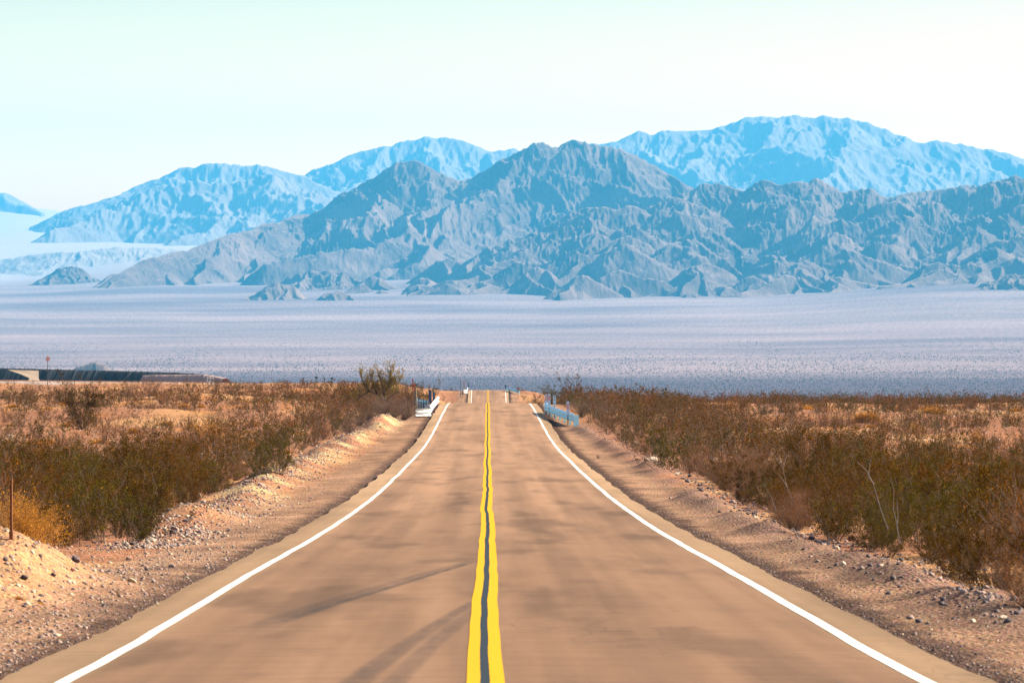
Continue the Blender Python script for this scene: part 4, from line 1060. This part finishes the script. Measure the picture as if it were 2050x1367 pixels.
marker(1020, 897, 2.2, 768, 9, 'red striped marker behind the distant right guardrail')
marker(1037, 880, 2.2, 777, 8, 'red marker at the right end of the distant guardrail', pl='red')
marker(937.5, 898, 1.8, 767, 8, 'black marker above the distant white rail end', False, pl='dark')
marker(949.5, 908, 1.4, 763, 8, 'thin bluish marker at the left edge of the far crest', False)
def stake(name, px, d, base_h, top, wpx, mat, capmat=None, caph=14, label='', cat='post', lean=0, bury=.3):
    x = at_px(px, d); z = zt(x, d); H = EYE-(top-HOR)/F*d-z; w_ = wpx*d/F/2
    e = empty(name, (x, d, z)); e.rotation_euler = (0, lean, 0)
    ch = caph*d/F if capmat else 0
    b = MB(); b.tube([(0, 0, -bury), (0, 0, H-ch)], w_, 8); b.build('shaft', mat, e)
    if capmat: b = MB(); b.tube([(0, 0, H-ch), (0, 0, H)], w_*1.4, 8); b.build('painted_top', capmat, e)
    return tag(e, label, cat)
stake('marker_stake', 826, 350, 0, 758, 1.6, M['rust'], M['red'], 16, 'taller stake with red top left of the guardrail')
stake('marker_stake', 829.5, 338, 0, 768, 1.8, M['dark'], M['red'], 15, 'shorter stake with bright red top left of the guardrail')
stake('marker_stake', 833, 345, 0, 775, 3, M['wooden'], None, 0, 'pale timber stake beside the red topped stakes')
stake('marker_stake', 929, 892, 0, 763, 1.2, M['rust'], M['red'], 5, 'reddish stake left of the distant white rail end')
stake('marker_stake', 922, 885, 0, 759, 1., M['dark'], M['red'], 4, 'thin stake farthest left before the far crest')
def steelpost():
    x, d, z = ground_at(23, 1080); s = d/F; e = empty('steel_post', (x, d, z))
    b = MB(); w_ = 3.2*s; b.box((-w_*.5, 0, 60*s), (.006, .05, 122*s)); b.box((0, .025, 60*s), (w_*1.1, .006, 122*s)); b.box((w_*.5, 0, 60*s), (.006, .05, 122*s)); b.build('channel', M['rust'], e)
    b = MB(); b.box((0, 0, 7*s), (7.5*s, .07, 18*s)); b.build('sleeve', M['rust'], e)
    tag(e, 'tall rusty steel post in front of the golden bush', 'post')
steelpost()
stake('wooden_peg', 307.5, 96, 0, 1028, 2.2, M['wooden'], None, 0, 'short pale wooden peg at the front of the left thicket')
stake('wooden_peg', 160.5, 85, 0, 1060, 2.2, M['rust'], None, 0, 'short reddish peg at the bush line near the lower left')
stake('thin_post', 39.5, 238, 0, 842, 1.2, M['rust'], None, 0, 'thin rusty post on the pink gravel at far left')
stake('thin_post', 49, 232, 0, 868, 2, M['wooden'], None, 0, 'short tan post right of the white boulder')
def diamond():
    d = 760; x = at_px(96, d); z = zt(x, d); top = EYE-(712-HOR)/F*d-z; s = .56
    e = empty('warning_sign', (x, d, z))
    b = MB(); b.tube([(0, 0, -.3), (0, 0, top-.5)], .055, 8); b.build('post', M['dark'], e)
    b = MB(); b.prism([(0, -s), (s, 0), (0, s), (-s, 0)], -.02, .02); o = b.build('diamond_panel', M['signback'], e); o.location = (.03, -.08, top-s); o.rotation_euler = (0, 0, R(48))
    tag(e, 'red brown diamond warning sign on a tall post at far left', 'sign')
M['signback'] = simple('red_brown_sign_panel', (.09, .008, .003), .6, 0, var=.1, scale=4)
diamond()

# ------------------------------------------------------------------ railway, embankment, far trackside things
M['ballast'] = simple('grey_ballast', (0.176, 0.13, 0.099), .95, var=.5, scale=2.5)
M['darkrock'] = simple('dark_embankment_rock', (.012, .011, .014), .95, var=.5, scale=.8)
M['sandm'] = simple('pale_sand', (.26, .175, .1), .95, var=.2, scale=.6)
def ridge_strip(name, path, tops, base, topw, slope, mat, nseg=240, rough=.15, parent=None):
    P = np.array(path, float); t = np.linspace(0, len(P)-1, nseg); i = np.arange(len(P))
    cx = np.interp(t, i, P[:, 0]); cy = np.interp(t, i, P[:, 1]); ct = np.interp(t, i, tops); cb = np.interp(t, i, base)
    tx, ty = np.gradient(cx), np.gradient(cy); L = np.hypot(tx, ty); nx, ny = ty/L, -tx/L
    V = []
    for k, (o, f) in enumerate([(-1, 0), (-1, .33), (-1, .66), (-1, 1), (-.5, 1), (.5, 1), (1, 1), (1, .66), (1, .33), (1, 0)]):
        w_ = o*(topw/2+(1-f)*(ct-cb)*slope); z = cb+(ct-cb)*f
        j = rough*rp.normal(size=nseg)*(.6 if f == 1 else 1)
        V.append(np.stack([cx+nx*(w_+j), cy+ny*(w_+j), z+j*.5], 1))
    V = np.stack(V, 1).reshape(-1, 3)
    return link(name, mesh_np(name, V, gridfaces(nseg, 10), mat), parent)
pth = [(-150, 640), (-91, 780), (-60, 898), (-33, 1000), (-12, 1080)]
tops = [zt(x, y)+(.75 if k < 2 else .35) for k, (x, y) in enumerate(pth)]
rw = empty('railway_track', (0, 0, 0)); tag(rw, 'gravel railway bed with thin rails crossing at far left', 'railway')
ridge_strip('ballast_bed', pth, tops, [zt(x, y)-.4 for x, y in pth], 3.4, 1.6, M['ballast'], 420, .08, rw)
for off in (-.72, .72):
    b = MB(); b.tube([(x+off*.9, y+off*.3, t+.12) for (x, y), t in zip(pth, tops)], .05, 4); b.build('rail', M['rust'], rw)
ex = [(-260, 1290), (-146-30, 1262), (-146, 1250), (-115, 1240), (-92, 1225), (-84, 1215)]
et = [EYE-(r_-HOR)/F*y for (x, y), r_ in zip(ex, (735, 736, 737, 741.5, 746, 749))]
ew = ridge_strip('embankment', ex, et, [z-12 for z in et], 1.2, 1.1, M['darkrock'], 700, .18)
tag(ew, 'long dark rocky embankment behind the railway at far left', 'embankment')
b = MB(); q = ew
def ramp_mesh():
    v = []; top = [(px, 1236, row) for px, row in ((18, 741), (40, 743), (62, 741), (78, 742))]
    V = [pt(16, 740, 1244), pt(50, 741, 1240), pt(78, 742, 1240), pt(66, 749, 1232), pt(40, 748, 1231), pt(84, 770, 1200), pt(52, 770, 1198), pt(60, 757, 1220), pt(78, 757, 1221)]
    b = MB(); b.add(V, [(0, 4, 3, 1), (1, 3, 2), (4, 7, 8, 3), (3, 8, 2), (7, 6, 5, 8)]); o = b.build('sand_ramp', M['sandm']); tag(o, 'pale sandy track slanting up the dark embankment', 'ramp')
ramp_mesh()
def rack():
    x = at_px(421, 1040); d = 1040; s = d/F; z = EYE-(771-HOR)*s; e = empty('tubular_rack', (x, d, z))
    b = MB(); b.box((0, 0, 4*s), (14*s, .8, 5*s), taper=.85); b.build('dark_base', M['dark'], e)
    b = MB(); b.box((1*s, -.3, 6.6*s), (13*s, 1.0, 1.6*s)); b.build('pale_lid', M['whitemetal'], e)
    for px_ in (-6, 0, 6):
        b = MB(); b.box((px_*s, 0, 13*s), (.12, .12, 15*s)); b.build('upright', M['whitemetal'], e)
    for zz in (14, 20): b = MB(); b.box((0, 0, zz*s), (14*s, .1, .12)); b.build('crossbar', M['whitemetal'], e)
    tag(e, 'white tubular frame on a dark base at the end of the embankment', 'frame')
    x = at_px(368, 1150); d = 1150; s = d/F; z = EYE-(761-HOR)*s; e = empty('white_railing', (x, d, z))
    for k in range(7): b = MB(); b.box(((-6+2*k)*s, 0, 4*s), (.1, .1, 9*s)); b.build('baluster', M['whitemetal'], e)
    for zz in (1.5, 8.5): b = MB(); b.box((0, -.08, zz*s), (13*s, .06, .12)); b.build('bar', M['whitemetal'], e)
    tag(e, 'small white barred railing below the dark embankment', 'railing')
rack()
M['pale_bank'] = simple('pinkish_bank', (.34, .22, .17), .95, var=.2, scale=.4)
bk = ridge_strip('low_bank', [(-93, 1130), (-88, 1126), (-76, 1118), (-70, 1112)], [EYE-(r_-HOR)/F*1125 for r_ in (752, 750.5, 749, 756)], [EYE-(780-HOR)/F*1125]*4, 1.5, .9, M['pale_bank'], 120, .12)
tag(bk, 'pale pinkish bank between embankment and railway', 'bank')
for px, top, hw, lab in [(607, 757.5, 1.5, 'thin dark signal post, leftmost of four on the skyline'), (633, 755.5, 2.6, 'dark signal with square head and crossplate on the skyline'), (650, 758, 1.6, 'short dark signal post third from left on the skyline'), (664.5, 757, 2.4, 'dark signal post standing over the black box')]:
    d = 985; x = at_px(px, d); z = zt(x, d); H = EYE-(top-HOR)/F*d-z; e = empty('trackside_signal', (x, d, z))
    b = MB(); b.tube([(0, 0, -.2), (0, 0, H)], .07, 6); b.build('pole', M['dark'], e)
    b = MB(); b.box((0, -.1, H), (hw*2*d/F, .12, 2.2*hw*d/F/1.4)); b.build('signal_head', M['dark'], e)
    if px == 633: b = MB(); b.box((0, -.1, H*.42), (.55, .1, .3)); b.build('crossplate', M['dark'], e)
    tag(e, lab, 'signal')
d = 980; x = at_px(661, d); e = empty('equipment_box', (x, d, zt(x, d)+.05)); b = MB(); b.box((0, 0, .45), (1.25, .8, .95), taper=.9); b.build('cabinet', M['dark'], e)
b = MB(); b.box((-.1, 0, .98), (1.2, .8, .08)); b.build('lid', M['bluegrey'], e); tag(e, 'black box beside the rightmost skyline signal', 'box')
# ------------------------------------------------------------------ haze
def haze():
    m = bpy.data.materials.new('thin_air_haze'); m.use_nodes = True; nd = m.node_tree.nodes; nd.clear()
    o = nd.new('ShaderNodeOutputMaterial'); v = nd.new('ShaderNodeVolumePrincipled')
    v.inputs['Color'].default_value = HAZE_COL; v.inputs['Density'].default_value = HAZE_D
    m.node_tree.links.new(v.outputs[0], o.inputs['Volume'])
    b = MB(); b.box((0, 15150, 660), (26000, 31500, 1660)); ob = b.build('haze', m)
    tag(ob, 'thin blue haze filling the valley', 'haze', kind='stuff')
HAZE_D = 3.1e-5; HAZE_COL = (.08, .57, 1, 1)
haze()

# ------------------------------------------------------------------ light, sky, camera
SUN_EL = R(33); SUN_AZ = R(18)      # azimuth measured from +X towards +Y
sd = np.array([math.cos(SUN_EL)*math.cos(SUN_AZ), math.cos(SUN_EL)*math.sin(SUN_AZ), math.sin(SUN_EL)])
sl = bpy.data.lights.new('sun', 'SUN'); sl.energy = 5; sl.angle = R(.5); sl.color = (1, .9, .75)
so = bpy.data.objects.new('sun', sl); COL.objects.link(so)
from mathutils import Vector
so.rotation_euler = Vector((-sd).tolist()).to_track_quat('-Z', 'Y').to_euler()
w = bpy.data.worlds.new('World'); SC.world = w; w.use_nodes = True
nd = w.node_tree.nodes; bg = nd['Background']
sk = nd.new('ShaderNodeTexSky'); sk.sky_type = 'NISHITA'; sk.sun_disc = False
sk.sun_elevation = SUN_EL; sk.sun_rotation = math.pi/2-SUN_AZ; sk.air_density = 1.; sk.dust_density = 3.; sk.ozone_density = 1.5
lkw = w.node_tree.links
tc = nd.new('ShaderNodeTexCoord'); sxyz = nd.new('ShaderNodeSeparateXYZ'); lkw.new(tc.outputs['Generated'], sxyz.inputs[0])
mrr = nd.new('ShaderNodeMapRange'); mrr.inputs[1].default_value = 0; mrr.inputs[2].default_value = .5; mrr.inputs[4].default_value = 1; lkw.new(sxyz.outputs[2], mrr.inputs[0])
rw_ = ramp(nd, [(0, (1.7, .78, .12)), (.065, (1.25, .67, .13)), (.1, (.88, .54, .15)), (.165, (.46, .35, .2)), (.23, (.27, .23, .22)), (.4, (.22, .21, .23)), (1, (.22, .22, .26))]); lkw.new(mrr.outputs[0], rw_.inputs[0])
t1 = mixc(nd, lkw, 1., sk.outputs[0], rw_.outputs[0], 'MULTIPLY')
tn = mixc(nd, lkw, 1., t1, (3., 3., 3.), 'MULTIPLY')
w.node_tree.links.new(tn, bg.inputs[0]); bg.inputs[1].default_value = .1

cam = bpy.data.cameras.new('camera'); co = bpy.data.objects.new('camera', cam); COL.objects.link(co)
cam.sensor_width = 36; cam.lens = 36*F/2050; cam.clip_start = .5; cam.clip_end = 120000
co.location = (0, 0, EYE); co.rotation_euler = (math.pi/2-(683.5-HOR)/F, 0, -(1025-VPX)/F)
cam.dof.use_dof = True; cam.dof.focus_distance = 190; cam.dof.aperture_fstop = 8
SC.camera = co
SC.render.engine = 'CYCLES'
SC.view_settings.view_transform = 'Standard'; SC.view_settings.look = 'None'
SC.view_settings.exposure = EXPOSURE = 1.5
SC.cycles.use_denoising = True
SC.cycles.max_bounces = 6; SC.cycles.volume_bounces = 2; SC.cycles.diffuse_bounces = 3
